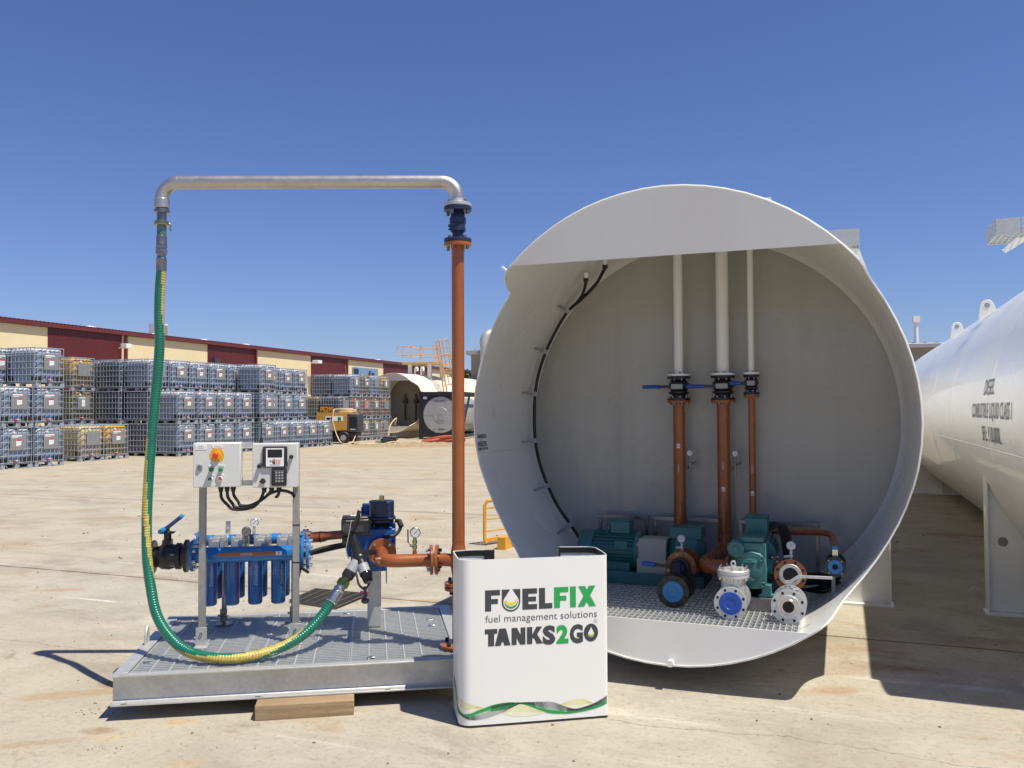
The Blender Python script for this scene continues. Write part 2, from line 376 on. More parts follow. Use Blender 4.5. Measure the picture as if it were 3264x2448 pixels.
def build1(mb, name, mats, parent=None, bevel=0., sharp=.6, seg=2):
    if not isinstance(mats, (list, tuple)): mats = [mats]
    off = Vector((0, 0, 0))
    if parent is not None: off = Vector(BASE.get(root_of(parent).name, (0, 0, 0)))
    me = bpy.data.meshes.new(name); me.from_pydata([tuple(Vector(v)-off) for v in mb.v], [], mb.f)
    for m in mats: me.materials.append(m)
    bm = bmesh.new(); bm.from_mesh(me); bm.faces.ensure_lookup_table()
    for f, mi in zip(bm.faces, mb.m): f.material_index = min(mi, len(mats)-1); f.smooth = True
    for e in bm.edges:
        if len(e.link_faces) != 2 or e.calc_face_angle(9) > sharp: e.smooth = False
    bm.to_mesh(me); bm.free()
    o = bpy.data.objects.new(name, me); COL.objects.link(o)
    if parent is not None: o.parent = parent
    if bevel:
        b = o.modifiers.new('bevel', 'BEVEL'); b.width = bevel; b.segments = seg; b.limit_method = 'ANGLE'; b.angle_limit = .7
        b.harden_normals = False
    return o
SPLIT = {'flange_bolt', 'bolt_hole', 'cable_clip', 'cable_gland', 'dark_indent', 'spool_bolt', 'valve_bolt', 'bonnet_bolt', 'relief_valve_bolt', 'bezel_screw', 'key', 'grating_clip', 'cable', 'cover_boss', 'platform_leg', 'saddle_hole', 'eye_hole', 'edge_strip', 'slot_hole', 'cable_tie', 'mounting_rail', 'cross_member', 'grease_nipple', 'small_plate', 'red_pin', 'meter_cable', 'lever_grip', 'pipe_flange', 'data_plate', 'decal', 'name_plate'}
def islands(mb):
    par = list(range(len(mb.v)))
    def find(i):
        while par[i] != i: par[i] = par[par[i]]; i = par[i]
        return i
    for f in mb.f:
        r = find(f[0])
        for i in f[1:]: par[find(i)] = r
    G = {}
    for f, mi in zip(mb.f, mb.m): G.setdefault(find(f[0]), []).append((f, mi))
    out = []
    for fl in G.values():
        ids = sorted({i for f, _ in fl for i in f}); mp = {i: k for k, i in enumerate(ids)}
        q = MB(); q.v = [mb.v[i] for i in ids]; q.f = [[mp[i] for i in f] for f, _ in fl]; q.m = [mi for _, mi in fl]; out.append(q)
    return out
def build(mb, name, mats, parent=None, bevel=0., sharp=.6, seg=2):
    if name in SPLIT and parent is not None:
        o = None
        for q in islands(mb): o = build1(q, name, mats, parent, bevel, sharp, seg)
        return o
    return build1(mb, name, mats, parent, bevel, sharp, seg)
class Fr:
    """a local frame on the ground: x to the right, y away, turned clockwise by a"""
    def __init__(s, ox, oy, a): s.o = Vector((ox, oy, 0)); s.a = a; s.r = Vector((cos(a), -sin(a), 0)); s.n = Vector((sin(a), cos(a), 0))
    def w(s, x, y, z=0): return s.o+s.r*x+s.n*y+Vector((0, 0, z))
def thing(name, label, cat, fr, base, group=None):
    """Empty at the thing's base; its parts are given in the coordinates of frame fr"""
    o = bpy.data.objects.new(name, None); COL.objects.link(o); o.empty_display_size = .2
    o.location = fr.w(*base); o.rotation_euler = (0, 0, -fr.a)
    o['label'] = label; o['category'] = cat
    if group: o['group'] = group
    BASE[o.name] = base
    return o
def single(mb, name, mats, label, cat, fr, base, group=None, bevel=0., kind=None):
    """a thing that is one mesh"""
    b = Vector(base); mb.v = [tuple(Vector(v)-b) for v in mb.v]
    o = build(mb, name, mats, None, bevel); o.location = fr.w(*base); o.rotation_euler = (0, 0, -fr.a)
    o['label'] = label; o['category'] = cat
    if group: o['group'] = group
    if kind: o['kind'] = kind
    return o
def copy_tree(o, parent=None):
    c = o.copy(); COL.objects.link(c); c.parent = parent
    for ch in list(o.children): copy_tree(ch, c)
    return c
def txt(s, h, w=None, bold=0., align='L'):
    """lettering as flat 2-D faces: cap height h, optional total width w -> (verts2d, faces)"""
    cu = bpy.data.curves.new('t', 'FONT'); cu.body = s; cu.size = 1; cu.offset = bold; cu.resolution_u = 3
    ob = bpy.data.objects.new('t', cu); COL.objects.link(ob)
    dg = bpy.context.evaluated_depsgraph_get(); me = bpy.data.meshes.new_from_object(ob.evaluated_get(dg))
    V = [(v.co.x, v.co.y) for v in me.vertices]; F = [list(p.vertices) for p in me.polygons]
    bpy.data.objects.remove(ob); bpy.data.curves.remove(cu); bpy.data.meshes.remove(me)
    x0 = min(v[0] for v in V); x1 = max(v[0] for v in V)
    k = h/.73; kx = k if w is None else w/(x1-x0)
    return [((x-x0)*kx, y*k) for x, y in V], F
def refine(V, F, L):
    """split the triangles of flat lettering until no edge is longer than L, so that it can follow a curved wall"""
    V = list(V); st = [(f[0], f[i], f[i+1]) for f in F for i in range(1, len(f)-1)]; out = []; mid = {}
    while st:
        t = st.pop(); e = [((V[t[i]][0]-V[t[(i+1) % 3]][0])**2+(V[t[i]][1]-V[t[(i+1) % 3]][1])**2, i) for i in range(3)]
        l, i = max(e)
        if l <= L*L: out.append(t); continue
        p, q, r = t[i], t[(i+1) % 3], t[(i+2) % 3]; k = (min(p, q), max(p, q))
        if k not in mid: mid[k] = len(V); V.append(((V[p][0]+V[q][0])/2, (V[p][1]+V[q][1])/2))
        st += [(p, mid[k], r), (mid[k], q, r)]
    return V, out
def put_text(mb, s, h, w, fn, mi=0, bold=0., center=False, ref=0):
    V, F = txt(s, h, w, bold)
    if ref: V, F = refine(V, F, ref)
    if center:
        W = max(v[0] for v in V)/2; V = [(x-W, y) for x, y in V]
    return mb.add([fn(x, y) for x, y in V], F, mi)
def arc(c, r, a0, a1, n):
    return [(c[0]+r*cos(a0+(a1-a0)*i/n), c[1]+r*sin(a0+(a1-a0)*i/n)) for i in range(n+1)]
def rrect(x0, x1, y0, y1, r, n=4):
    return arc((x1-r, y0+r), r, -pi/2, 0, n)+arc((x1-r, y1-r), r, 0, pi/2, n)+arc((x0+r, y1-r), r, pi/2, pi, n)+arc((x0+r, y0+r), r, pi, 1.5*pi, n)
def spline(pts, m=8):
    """Catmull-Rom through the points"""
    P = [Vector(p) for p in pts]; P = [P[0]*2-P[1]]+P+[P[-1]*2-P[-2]]; out = []
    for i in range(1, len(P)-2):
        for k in range(m):
            t = k/m; a, b, c, d = P[i-1], P[i], P[i+1], P[i+2]
            out.append(.5*((2*b)+(c-a)*t+(2*a-5*b+4*c-d)*t*t+(3*b-a-3*c+d)*t**3))
    out.append(P[-2]); return out
def gauge(mb, c, ax, r, mi_rim=0, mi_dial=1, mi_ink=2, needle=.8):
    """pressure gauge with its dial towards ax"""
    c = Vector(c); a, u, w = MB.basis(ax)
    mb.lathe(c-a*.022, a, [(0, r*.8), (.004, r), (.024, r), (.026, r*.9), (.0235, r*.88)], 24, mi_rim)
    mb.disc(c+a*.0018, a, r*.87, .0012, 24, mi_dial)
    d = u*cos(needle)+w*sin(needle)
    mb.bar(c+a*.0042-d*r*.3, c+a*.0042+d*r*.55, r*.09, .0008, mi_ink, up=a)
    for k in range(9):
        t = -.6+k*(pi+1.2)/8; d = u*cos(t)+w*sin(t); mb.bar(c+a*.0036+d*r*.68, c+a*.0036+d*r*.8, r*.05, .0006, mi_ink, up=a)
W0 = Fr(0, 0, 0)
T = Fr(.8776, 4.9497, TA); T2 = Fr(*(T.w(3.3, 0))[:2], TA); K = Fr(-2.075, 4.462, -radians(9.3)); YD = Fr(0, 0, TA)
# ---------------------------------------------------------------- ground
mb = MB()
N = 40
def gx(i): t = i/N*2-1; return math.copysign(abs(t)**2.2*600, t)
vs = [(gx(i), gx(j)+15, 0) for j in range(N+1) for i in range(N+1)]
fs = [(j*(N+1)+i, j*(N+1)+i+1, (j+1)*(N+1)+i+1, (j+1)*(N+1)+i) for j in range(N) for i in range(N)]
g = build(mb.add(vs, fs), 'ground', ground_m); g['kind'] = 'structure'

# ---------------------------------------------------------------- the two big tanks
ZC, R0, RI, RB, YB = 1.516, 1.3856, 1.3746, 1.336, 1.555
CUTB = [(0, .42), (-12, .45), (-21, .49), (-30, .49), (-38, .45), (-43, .39), (-46, .32), (-48, .22), (-49.6, .10), (-51, .03), (-53, 0), (-90, 0)]
CUTR = [(90, 0), (70, .013), (55, .039), (45.4, .057), (42, .062), (40.2, .08), (38.8, .125), (37.3, .215), (35.5, .29), (32, .335), (28, .36), (20, .38)]+CUTB
CUTL = [(90, 0), (70, .013), (55, .039), (45.4, .057), (43.6, .063), (42.4, .082), (41.4, .12), (40.2, .185), (39.2, .265), (38.3, .34), (37.6, .362), (34, .372), (28, .39), (20, .40)]+CUTB
def cut(deg):
    left = deg > 90 or deg < -90
    d = deg if not left else (180-deg if deg > 90 else -180-deg)
    C_ = CUTL if left else CUTR
    for (a, ya), (b, yb) in zip(C_, C_[1:]):
        if b <= d <= a: return yb+(ya-yb)*(d-b)/(a-b)
    return 0
CUT = CUTR+CUTL
ANG = sorted(set([a for a in range(-90, 91, 5)]+[a for a, _ in CUT]+[39.5, 37.9, 36.2, 34, -47, -48.8, -50.3, -52]))
ANG = ANG+[180-a for a in ANG[::-1][1:-1]]          # once around
def make_tank(fr, label, rear=14.2, inside=True):
    t = thing('fuel_tank', label, 'tank', fr, (0, 3, 0), 'horizontal white fuel tanks')
    mb = MB(); n = len(ANG); b = 0
    prof = []
    rings = []                                      # (radius, y-function)
    fwd = lambda a: cut(a)
    outer = [(R0, rear-k) for k in ()]
    def ring(rf, yf):
        rings.append([(rf*cos(radians(a)), yf(a), ZC+rf*sin(radians(a))) for a in ANG])
    # inside, from the bulkhead out to the cut edge, over the rim and back along the outside to the dished end
    ring(RB, lambda a: YB); ring(RB+.012, lambda a: YB-.02); ring(RI-.012, lambda a: YB-.07); ring(RI, lambda a: YB-.12)
    ring(RI, lambda a: .75); ring(RI, fwd); ring(RI+.0004, lambda a: cut(a)-.003); ring(R0-.003, lambda a: cut(a)-.003); ring(R0, lambda a: cut(a)+.001); ring(R0, lambda a: cut(a)+.03)
    seams = [1.9, 4.2, 5.95, 8.2, 10.6, 12.4]
    for y in seams:
        for dr, dy in ((0, -.05), (0, -.013), (.0025, -.005), (.0025, .005), (0, .013), (0, .05)): ring(R0+dr, lambda a, y=y, dy=dy: y+dy)
    for k in range(0, 9):
        th = k/8*pi/2; ring(max(.02, R0*cos(th)**.75), lambda a, th=th: rear+.45*sin(th))
    vs = [v for r in rings for v in r]
    fs = [(i*n+k, i*n+(k+1) % n, (i+1)*n+(k+1) % n, (i+1)*n+k) for i in range(len(rings)-1) for k in range(n)]
    fs.append([(len(rings)-1)*n+k for k in range(n)])
    mb.add(vs, fs); mb.m = [1 if k < 5*n else 0 for k in range(len(fs))]
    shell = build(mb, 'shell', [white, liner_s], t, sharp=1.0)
    # longitudinal weld on the left flank of the shell
    mb = MB(); mb.tube([(-R0*cos(.15), y, ZC-R0*sin(.15)) for y in (.5, 2, 4, 5.9)], .004, 6)
    build(mb, 'weld_seam', white, t)
    mb = MB(); mb.tube([(-RI*cos(.155)+.001, y, ZC-RI*sin(.155)) for y in (.46, .7, 1.0, 1.40)], .0035, 6)
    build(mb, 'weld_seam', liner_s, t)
    def seg(z0, up, y, th, r):
        a0 = asin((z0-ZC)/r); pts = arc((0, ZC), r, a0, pi-a0, 48) if up else arc((0, ZC), r, pi-a0, 2*pi+a0, 48)
        m = MB(); m.ext(pts, (0, y, 0), (1, 0, 0), (0, 0, 1), (0, th, 0)); return m
    zt, zb = ZC+.985, ZC-1.131
    top = seg(zt, True, .004, .008, RI+.004)
    top.v = [(x, y+.057*(ZC+R0-z)/(R0-.985), z) for x, y, z in top.v]          # the hood plate leans back towards its lower edge
    build(top, 'front_plate', white, t)
    build(seg(zb, False, .004, .008, RI+.004), 'front_plate', white, t)
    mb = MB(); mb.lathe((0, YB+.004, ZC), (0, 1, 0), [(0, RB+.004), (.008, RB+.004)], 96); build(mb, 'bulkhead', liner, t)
    # saddles
    for y in (2.68, 12.85):
        m = MB(); hw = 1.295; zs = ZC-sqrt(R0**2-hw**2)+.06
        a0 = atan2(zs-ZC, hw)
        pts = [(-hw, .02), (hw, .02), (hw, zs)]+arc((0, ZC), R0-.002, a0, -pi-a0, 40)[1:-1]+[(-hw, zs)]
        m.ext(pts, (0, y, 0), (1, 0, 0), (0, 0, 1), (0, .012, 0))
        for sx in (-1, 1):
            x = sx*hw; m.box(min(x, x+sx*.014), max(x, x+sx*.014), y-.05, y+.075, .018, zs)
            m.box(sx*.62-.006, sx*.62+.006, y-.07, y-.001, .02, .32)
        m.box(-hw-.03, hw+.03, y-.075, y+.09, 0, .018)
        sd = build(m, 'saddle', white, t)
        m = MB()
        for sx in (-1, 1): m.disc((sx*1.19, y-.001, .56), (0, -1, 0), .036, .002, 20)
        build(m, 'saddle_hole', shedgrey, sd)
    # lifting lugs
    for y in (5.44, 8.0):
        for sx in (-1, 1):
            m = MB(); a = radians(90-sx*39)
            rad = Vector((cos(a), 0, sin(a))); tan = Vector((-sin(a)*sx, 0, cos(a)*sx)); o = Vector((0, y, ZC))+rad*(R0-.01)
            up = Vector((0, 0, 1)); sd = Vector((1, 0, 0))
            o2 = Vector((0, y, ZC))+rad*R0
            prof2 = [(-.085, -.12), (.11, -.12), (.085, .04)]+arc((0, .10), .066, .25, pi-.1, 8)+[(-.075, .04)]
            m.ext(prof2, o2, sd, up, (0, .03, 0))
            m.ext([(0, -.1), (.2, -.1), (.02, .07), (0, .07)], o2+Vector((-.01, .03, 0)), (0, 1, 0), (0, 0, 1), (.02, 0, 0))
            lg = build(m, 'lifting_lug', white, t, .004)
            m = MB(); m.disc(o2+Vector((0, -.001, .105)), (0, -1, 0), .027, .002, 16); m.disc(o2+Vector((0, .031, .105)), (0, 1, 0), .027, .002, 16)
            build(m, 'eye_hole', lgrey, lg)
    # short walkway platform across the top
    m = MB(); x0, x1, y0, y1, z = -.92, 1.15, 4.5, 5.02, 3.285
    for k in range(42): m.box(x0+.02+k*(x1-x0-.04)/41-.0025, x0+.02+k*(x1-x0-.04)/41+.0025, y0, y1, z, z+.03)
    for k in range(6): m.box(x0, x1, y0+.03+k*(y1-y0-.06)/5-.004, y0+.03+k*(y1-y0-.06)/5+.004, z+.005, z+.025)
    pf = build(m, 'walkway_grating', galv_d, t)
    m = MB(); m.box(x0+.004, x0+.21, y0-.008, y0, z-.01, z+.152); m.box(x0+.225, x1-.004, y0-.008, y0, z-.01, z+.16); m.box(x0, x1, y1, y1+.008, z-.01, z+.15)
    build(m, 'kick_plate', galv, pf)
    m = MB(); m.box(x0-.004, x0+.004, y0-.002, y1, z-.012, z+.15); build(m, 'kick_plate', galv, pf)
    m = MB(); m.box(x1-.004, x1+.004, y0-.002, y1, z-.012, z+.15); build(m, 'kick_plate', galv, pf)
    for xx in (-.35, .75):
        m = MB(); a = sqrt(R0**2-xx*xx)+ZC; m.bar((xx, 4.76, a-.02), (xx, 4.76, z-.001), .10, .02, up=(0, 1, 0)); build(m, 'walkway_bracket', white, t)
    for pl in ([(-.58, z), (-.70, z), (-.83, z-.11), (-.80, z-.145), (-.72, z-.10)], [(1.05, z), (1.10, z-.2), (1.20, z-.31), (1.24, z-.27), (1.149, z)]):
        m = MB(); m.ext(pl, (0, 4.74, -.002), (1, 0, 0), (0, 0, 1), (0, .016, 0)); build(m, 'walkway_bracket', white, t)
    m = MB(); m.box(.18, .27, 4.72, 4.80, z+.031, 3.90); build(m, 'vent_post', whitep, t)
    if inside:
        m = MB(); a = radians(137); m.bar((cos(a)*(R0-.005), .20, ZC+sin(a)*(R0-.005)), (cos(a)*1.475, .20, ZC+sin(a)*1.475), .012, .05, up=(0, 1, 0)); build(m, 'stop_lug', white, t)
        # floor grating
        m = MB(); z = .378; hw = 0.712
        nx = 43
        for k in range(nx+1):
            x = -hw+2*hw*k/nx; m.box(x-.0024, x+.0024, .018, 1.5, z-.03, z)
        for k in range(22):
            y = .024+k*1.47/21; m.box(-hw, hw, y-.0034, y+.0034, z-.010, z+.0006)
        build(m, 'floor_grating', galv_d, t)
        m = MB(); m.cyl((.024, .004, .156), (.024, -.018, .156), .017, n=12); m.cyl((.024, -.018, .156), (.024, -.034, .156), .021, n=6)
        build(m, 'drain_plug', white, t)
    return t
t1 = make_tank(T, 'large white horizontal tank with its open front showing pumps and pipes')
t2 = make_tank(T2, 'white tank partly outside the right edge with black fuel class lettering on its flank', inside=False)

def on_shell(y_of_x, ang0, r, sgn):
    """map 2-D lettering onto the cylinder wall: u runs along -y (outside) or +y (inside)"""
    return lambda u, v: (cos(pi-v/r+ang0)*r*1.0, y_of_x(u), ZC+sin(pi-v/r+ang0)*r)
mb = MB()
def wallfn(y0, z0, r, d):
    a0 = asin((z0-ZC)/r)
    return lambda u, v: (-r*cos(a0+v/r), y0+d*u, ZC+r*sin(a0+v/r))
put_text(mb, 'DIESEL', .115, .43, wallfn(2.15, 1.695, R0+.0022, -1), 0, .014, ref=.03)
build(mb, 'fuel_lettering', inkt, t2); mb = MB(); put_text(mb, 'COMBUSTIBLE LIQUID CLASS 1', .112, 1.68, wallfn(2.68, 1.528, R0+.0022, -1), 0, .014, ref=.03)
build(mb, 'fuel_lettering', inkt, t2); mb = MB(); put_text(mb, 'SFL: 110,000L', .110, .79, wallfn(2.20, 1.364, R0+.0022, -1), 0, .014, ref=.03)
build(mb, 'fuel_lettering', inkt, t2)
mb = MB(); f = wallfn(.43, 1.315, RI-.001, 1)
vs = [f(u, v) for v in (0, .03, .06, .09, .125) for u in (0, .21)]
mb.add(vs, [(2*i, 2*i+1, 2*i+3, 2*i+2) for i in range(4)])
st = build(mb, 'sticker', whitep, t1)
mb = MB()
put_text(mb, 'TANKS2GO', .028, .165, wallfn(.45, 1.405, RI-.003, 1), 0, .03, ref=.02)
put_text(mb, 'POWERED BY', .007, .05, wallfn(.50, 1.39, RI-.003, 1), 0, .0)
put_text(mb, 'FUELFIX', .034, .16, wallfn(.455, 1.350, RI-.003, 1), 0, .03, ref=.02)
put_text(mb, '1300 734 764', .022, .17, wallfn(.45, 1.322, RI-.003, 1), 0, .015, ref=.02)
build(mb, 'sticker_lettering', ink, st)
# earth cable clipped along the left wall
cp = [(-.655, 1.18, 2.64), (-.70, 1.24, 2.60), (-.76, 1.32, 2.55), (-.88, 1.38, 2.46), (-1.015, 1.42, 2.363), (-1.12, 1.44, 2.22), (-1.205, 1.44, 2.055), (-1.265, 1.44, 1.89), (-1.296, 1.44, 1.724), (-1.306, 1.44, 1.54), (-1.298, 1.44, 1.357), (-1.262, 1.44, 1.18), (-1.196, 1.44, 1.007), (-1.115, 1.44, .85), (-1.012, 1.44, .71), (-.925, 1.43, .595), (-.86, 1.38, .52), (-.80, 1.3, .45)]
mb = MB(); mb.tube(spline(cp, 6), .0125, 10)
mb.tube(spline([(-.79, 1.14, 2.545), (-.815, 1.20, 2.51), (-.87, 1.30, 2.46), (-.955, 1.385, 2.40)], 6), .011, 8)
mb.cyl((-.655, 1.18, 2.64), (-.652, 1.165, 2.665), .02, n=10); mb.cyl((-.79, 1.14, 2.545), (-.785, 1.125, 2.57), .019, n=10)
cb = build(mb, 'cable', rubber, t1)
mb = MB()
for x, y, z in ((-1.015, 1.42, 2.363), (-1.205, 1.44, 2.055), (-1.296, 1.44, 1.724), (-1.298, 1.44, 1.357), (-1.196, 1.44, 1.007), (-1.012, 1.44, .71)):
    d = Vector((x, 0, z-ZC)).normalized(); p = Vector((x, y, z))
    q = Vector((0, y-.14, ZC))+d*(RI-.004)
    mb.bar(q, p+(q-p)*.15, .012, .012); mb.bar(p-d*.018+Vector((0, -.012, 0)), p+d*.028+Vector((0, -.03, 0)), .034, .03, up=(0, 1, 0))
build(mb, 'cable_clip', lgrey, cb)
mb = MB(); mb.cyl((-.652, 1.165, 2.665), (-.645, 1.15, 2.70), .016, n=10); mb.cyl((-.785, 1.125, 2.57), (-.778, 1.11, 2.605), .016, n=10)
build(mb, 'cable_gland', whitep, cb)
# ---------------------------------------------------------------- contents of the open tank (coordinates of frame T)
ZG = .378
def valve_riser(x, rl, ru, zf, zo, R, zend, label, lever, grp='risers'):
    y = 1.40
    t = thing('riser_pipe', label, 'pipe', T, (x, y, zend), 'orange and white riser pipes')
    m = MB(); m.cyl((x, y, zf+.016), (x, y, 2.83), ru, n=24); m.ring((x, y, zf), (0, 0, 1), .01, R, .016); build(m, 'white_upper_pipe', white, t)
    m = MB(); m.bolts((x, y, zf+.016), (0, 0, 1), R*.8, 8, R*.09, .012); m.bolts((x, y, zf-.02), (0, 0, -1), R*.8, 8, R*.09, .014)
    m.bolts((x, y, zo+.036), (0, 0, 1), R*.8, 8, R*.09, .014); m.bolts((x, y, zo), (0, 0, -1), R*.8, 8, R*.09, .014)
    build(m, 'flange_bolt', zincd, t)
    h = zf-zo-.016-.004
    m = MB(); z0 = zo+.018
    m.lathe((x, y, z0), (0, 0, 1), [(0, R), (.016, R), (.017, R*.62), (h*.22, R*.6), (h*.3, R*.88), (h*.36, R*.88), (h*.38, R*.66), (h*.55, R*.92), (h*.72, R*.84), (h*.85, R*.6), (h-.017, R*.62), (h-.016, R), (h, R)], 28)
    zl = z0+h*.56
    m.cyl((x, y-R*.6, zl), (x, y-R*1.25, zl), R*.3, n=16)
    vb = build(m, 'valve_body', black, t)
    yy = y-R*1.35
    m = MB(); m.box(x-R*.4, x+R*.55, yy-.02, yy+.02, zl-.018, zl+.018); build(m, 'lever_hub', lgrey, t, .003)
    m = MB(); m.bar((x, yy-.012, zl), (x-lever, yy-.02, zl), .02, .009, up=(0, 1, 0)); lv = build(m, 'lever', black, t)
    m = MB(); m.tube([(x-lever*.5, yy-.016, zl), (x-lever*.75, yy-.018, zl), (x-lever-.01, yy-.02, zl)], .014, 10); build(m, 'lever_grip', grip, lv)
    m = MB(); m.ring((x, y, zo), (0, 0, 1), .01, R, .016); m.cyl((x, y, zo), (x, y, zend), rl, n=26)
    return t, m, y
t, m, y = valve_riser(-.161, .0445, .034, 1.842, 1.646, .085, .70, 'riser pipe behind the left pump with an up arrow label', .23)
build(m, 'orange_lower_pipe', orange, t)
def label_strip(t, x, y, r, z0, z1, up):
    yy = y-r
    m = MB(); za, zb = (z0, z1-.03) if up else (z0+.03, z1)
    def wr(x0, x1, za, zb, mi, dr):
        for k in range(3):
            u0 = x0+(x1-x0)*k/3; u1 = x0+(x1-x0)*(k+1)/3
            P = lambda u, z: (x+(r+dr)*sin(u/r), y-(r+dr)*cos(u/r), z)
            m.add([P(u0, za), P(u1, za), P(u1, zb), P(u0, zb)], [(0, 1, 2, 3)], mi)
    wr(-.0115, .0115, za, zb, 0, .0012)
    zs = z1-.03 if up else z0
    wr(-.0115, .0115, zs, zs+.03, 1, .0012)
    P = lambda u, v: (x+(r+.002)*sin(u/r), y-(r+.002)*cos(u/r), v)
    s = 1 if up else -1; zc = zs+.015
    m.add([P(-.009, zc-.006*s), P(0, zc+.004*s), P(.009, zc-.006*s), P(.009, zc-.001*s), P(0, zc+.010*s), P(-.009, zc-.001*s)], [(0, 1, 2, 5), (2, 3, 4, 5)] if False else [(0, 1, 4, 5), (1, 2, 3, 4)], 2)
    put_text(m, 'DIESEL', .012, .062, lambda u, v: P(v-.006, (za+zb)/2+.03-u), 3, .01, ref=.006)
    build(m, 'flow_label', [orange_l, inkw, ink, inkgl], t)
orange_l = mk('orange_label_vinyl', (.36, .11, .03), .5, 0, .04, 20)
label_strip(t, -.161, 1.40, .0445, 1.02, 1.345, True)
def side_gauge(t, x, y, r, z):
    m = MB(); gx_ = x+r+.035
    gauge(m, (gx_, y-.03, z+.105), (0, -1, 0), .0225)
    gp = build(m, 'pressure_gauge', [steel, dial, ink], t)
    m = MB(); m.cyl((gx_, y-.02, z-.045), (gx_, y-.02, z+.08), .0085, n=10); m.cyl((gx_, y-.02, z+.02), (gx_+.045, y-.02, z+.045), .006, n=8)
    m.cyl((gx_, y-.02, z), (gx_-.02, y-.01, z), .009, n=10); m.sph((gx_, y-.02, z+.04), .012, 10)
    build(m, 'gauge_cock', zincd, gp)
    m = MB(); m.cyl((x+r*.8, y-.01, z), (gx_-.018, y-.01, z), .011, n=12); build(m, 'gauge_stub', orange, gp)
side_gauge(t, -.161, 1.40, .0445, 1.175)
t, m, y = valve_riser(.157, .0465, .045, 1.842, 1.646, .087, .60, 'thickest riser pipe in the middle of the three, bending to the gear pump', .23)
m.f = m.f; m.tube(spline([(.157, 1.40, .70), (.155, 1.36, .60), (.13, 1.22, .58), (.11, .98, .585), (.10, .80, .59), (.13, .69, .595), (.17, .655, .597), (.265, .65, .598)], 6), .0465, 20)
m.ring((.262, .65, .598), (1, 0, 0), .02, .078, .018)
build(m, 'orange_lower_pipe', orange, t)
label_strip(t, .157, 1.40, .0465, 1.01, 1.345, False)
side_gauge(t, .157, 1.40, .0465, 1.175)
t, m, y = valve_riser(.356, .0245, .022, 1.845, 1.685, .056, .82, 'thin riser pipe, rightmost of three, behind the gear pump', .13)
build(m, 'orange_lower_pipe', orange, t)
label_strip(t, .356, 1.40, .0245, .985, 1.325, False)

# stainless cable-tray frame on the back wall
m = MB(); y = 1.44
for x0, x1 in ((-.79, -.40), (-.37, .17), (.25, .80)):
    m.bar((x0, y, .79), (x1, y, .79), .03, .03)
    for x in (x0+.016, x1-.016): m.bar((x, y, .25), (x, y, .774), .026, .026)
single(m, 'pipe_support_frame', zincd, 'galvanised rail frame standing along the back wall behind the pumps', 'frame', T, (0, 1.44, .25), bevel=.002)

# --- left pump set: motor, coupling guard, pump on a base
t = thing('pump_set', 'long teal electric motor driving a pump through a beige coupling guard', 'pump', T, (-.39, 1.15, ZG), 'teal pump sets')
m = MB(); m.box(-.86, .07, 1.0, 1.38, ZG+.002, ZG+.075); m.box(-.86, .07, .985, 1.0, ZG+.002, ZG+.085); build(m, 'base_frame', teal, t, .004)
m = MB(); ym, zm = 1.16, .595
m.lathe((-.73, ym, zm), (1, 0, 0), [(0, .115), (.30, .115), (.302, .128), (.335, .128), (.34, .07), (.36, .05)], 32)
for k in range(30):
    a = 2*pi*k/30
    m.bar((-.73, ym+.122*cos(a), zm+.122*sin(a)), (-.43, ym+.122*cos(a), zm+.122*sin(a)), .006, .022, up=(0, cos(a), sin(a)))
m.box(-.70, -.46, ym-.11, ym+.11, ZG+.07, zm-.08)
mt = build(m, 'motor', teal, t)
m = MB(); m.lathe((-.845, ym, zm), (1, 0, 0), [(0, .105), (.012, .125), (.105, .13), (.112, .128)], 32); build(m, 'fan_cover', teal, mt)
m = MB(); m.box(-.605, -.465, ym-.075, ym+.065, zm+.12, zm+.205); m.box(-.60, -.47, ym-.07, ym+.06, zm+.205, zm+.215); build(m, 'terminal_box', teal, mt, .006)
m = MB(); m.tube([(-.635+.02*cos(a), ym-.04, zm+.155+.02*sin(a)) for a in [2*pi*k/14 for k in range(15)]], .006, 8); m.cyl((-.635, ym-.04, zm+.11), (-.635, ym-.04, zm+.137), .009, n=10); build(m, 'eye_bolt', teal, mt)
m = MB(); m.box(-.56, -.47, ym-.135, ym-.13, zm+.02, zm+.075); build(m, 'rating_plate', teal, mt)
m = MB(); m.ext([(-.12, 0), (.12, 0), (.12, .2), (.08, .235), (-.08, .235), (-.12, .2)], (-.405, 1.16, ZG+.075), (0, 1, 0), (0, 0, 1), (.205, 0, 0)); build(m, 'coupling_guard', beige, t, .002)
m = MB(); m.lathe((-.185, 1.16, .60), (1, 0, 0), [(0, .07), (.03, .1), (.05, .13), (.19, .13), (.21, .11), (.24, .06)], 28)
m.box(-.18, .04, 1.08, 1.28, .70, .775); m.box(-.17, .03, 1.07, 1.25, ZG+.075, .55)
m.cyl((-.04, 1.05, .575), (-.04, .90, .575), .06, n=24)
m.ring((-.04, .885, .575), (0, -1, 0), .03, .1, .02)
pb = build(m, 'pump_casing', teal, t, .003)
m = MB(); m.ring((-.035, .865, .575), (0, -1, 0), .035, .1, .018); m.cyl((-.035, .85, .575), (-.035, .70, .575), .05, n=24); m.ring((-.035, .70, .575), (0, -1, 0), .04, .1, .018)
m.cyl((-.035, .75, .62), (-.035, .75, .672), .011, n=12)
sp = build(m, 'suction_spool', orange, t)
m = MB(); m.bolts((-.035, .847, .575), (0, -1, 0), .082, 8, .008, .012); m.bolts((-.035, .682, .575), (0, -1, 0), .082, 8, .0085, .004, 0)
build(m, 'spool_bolt', zincd, sp)
m = MB(); gauge(m, (-.036, .72, .752), (0, -1, 0), .0265); g = build(m, 'pressure_gauge', [steel, dial, ink], sp)
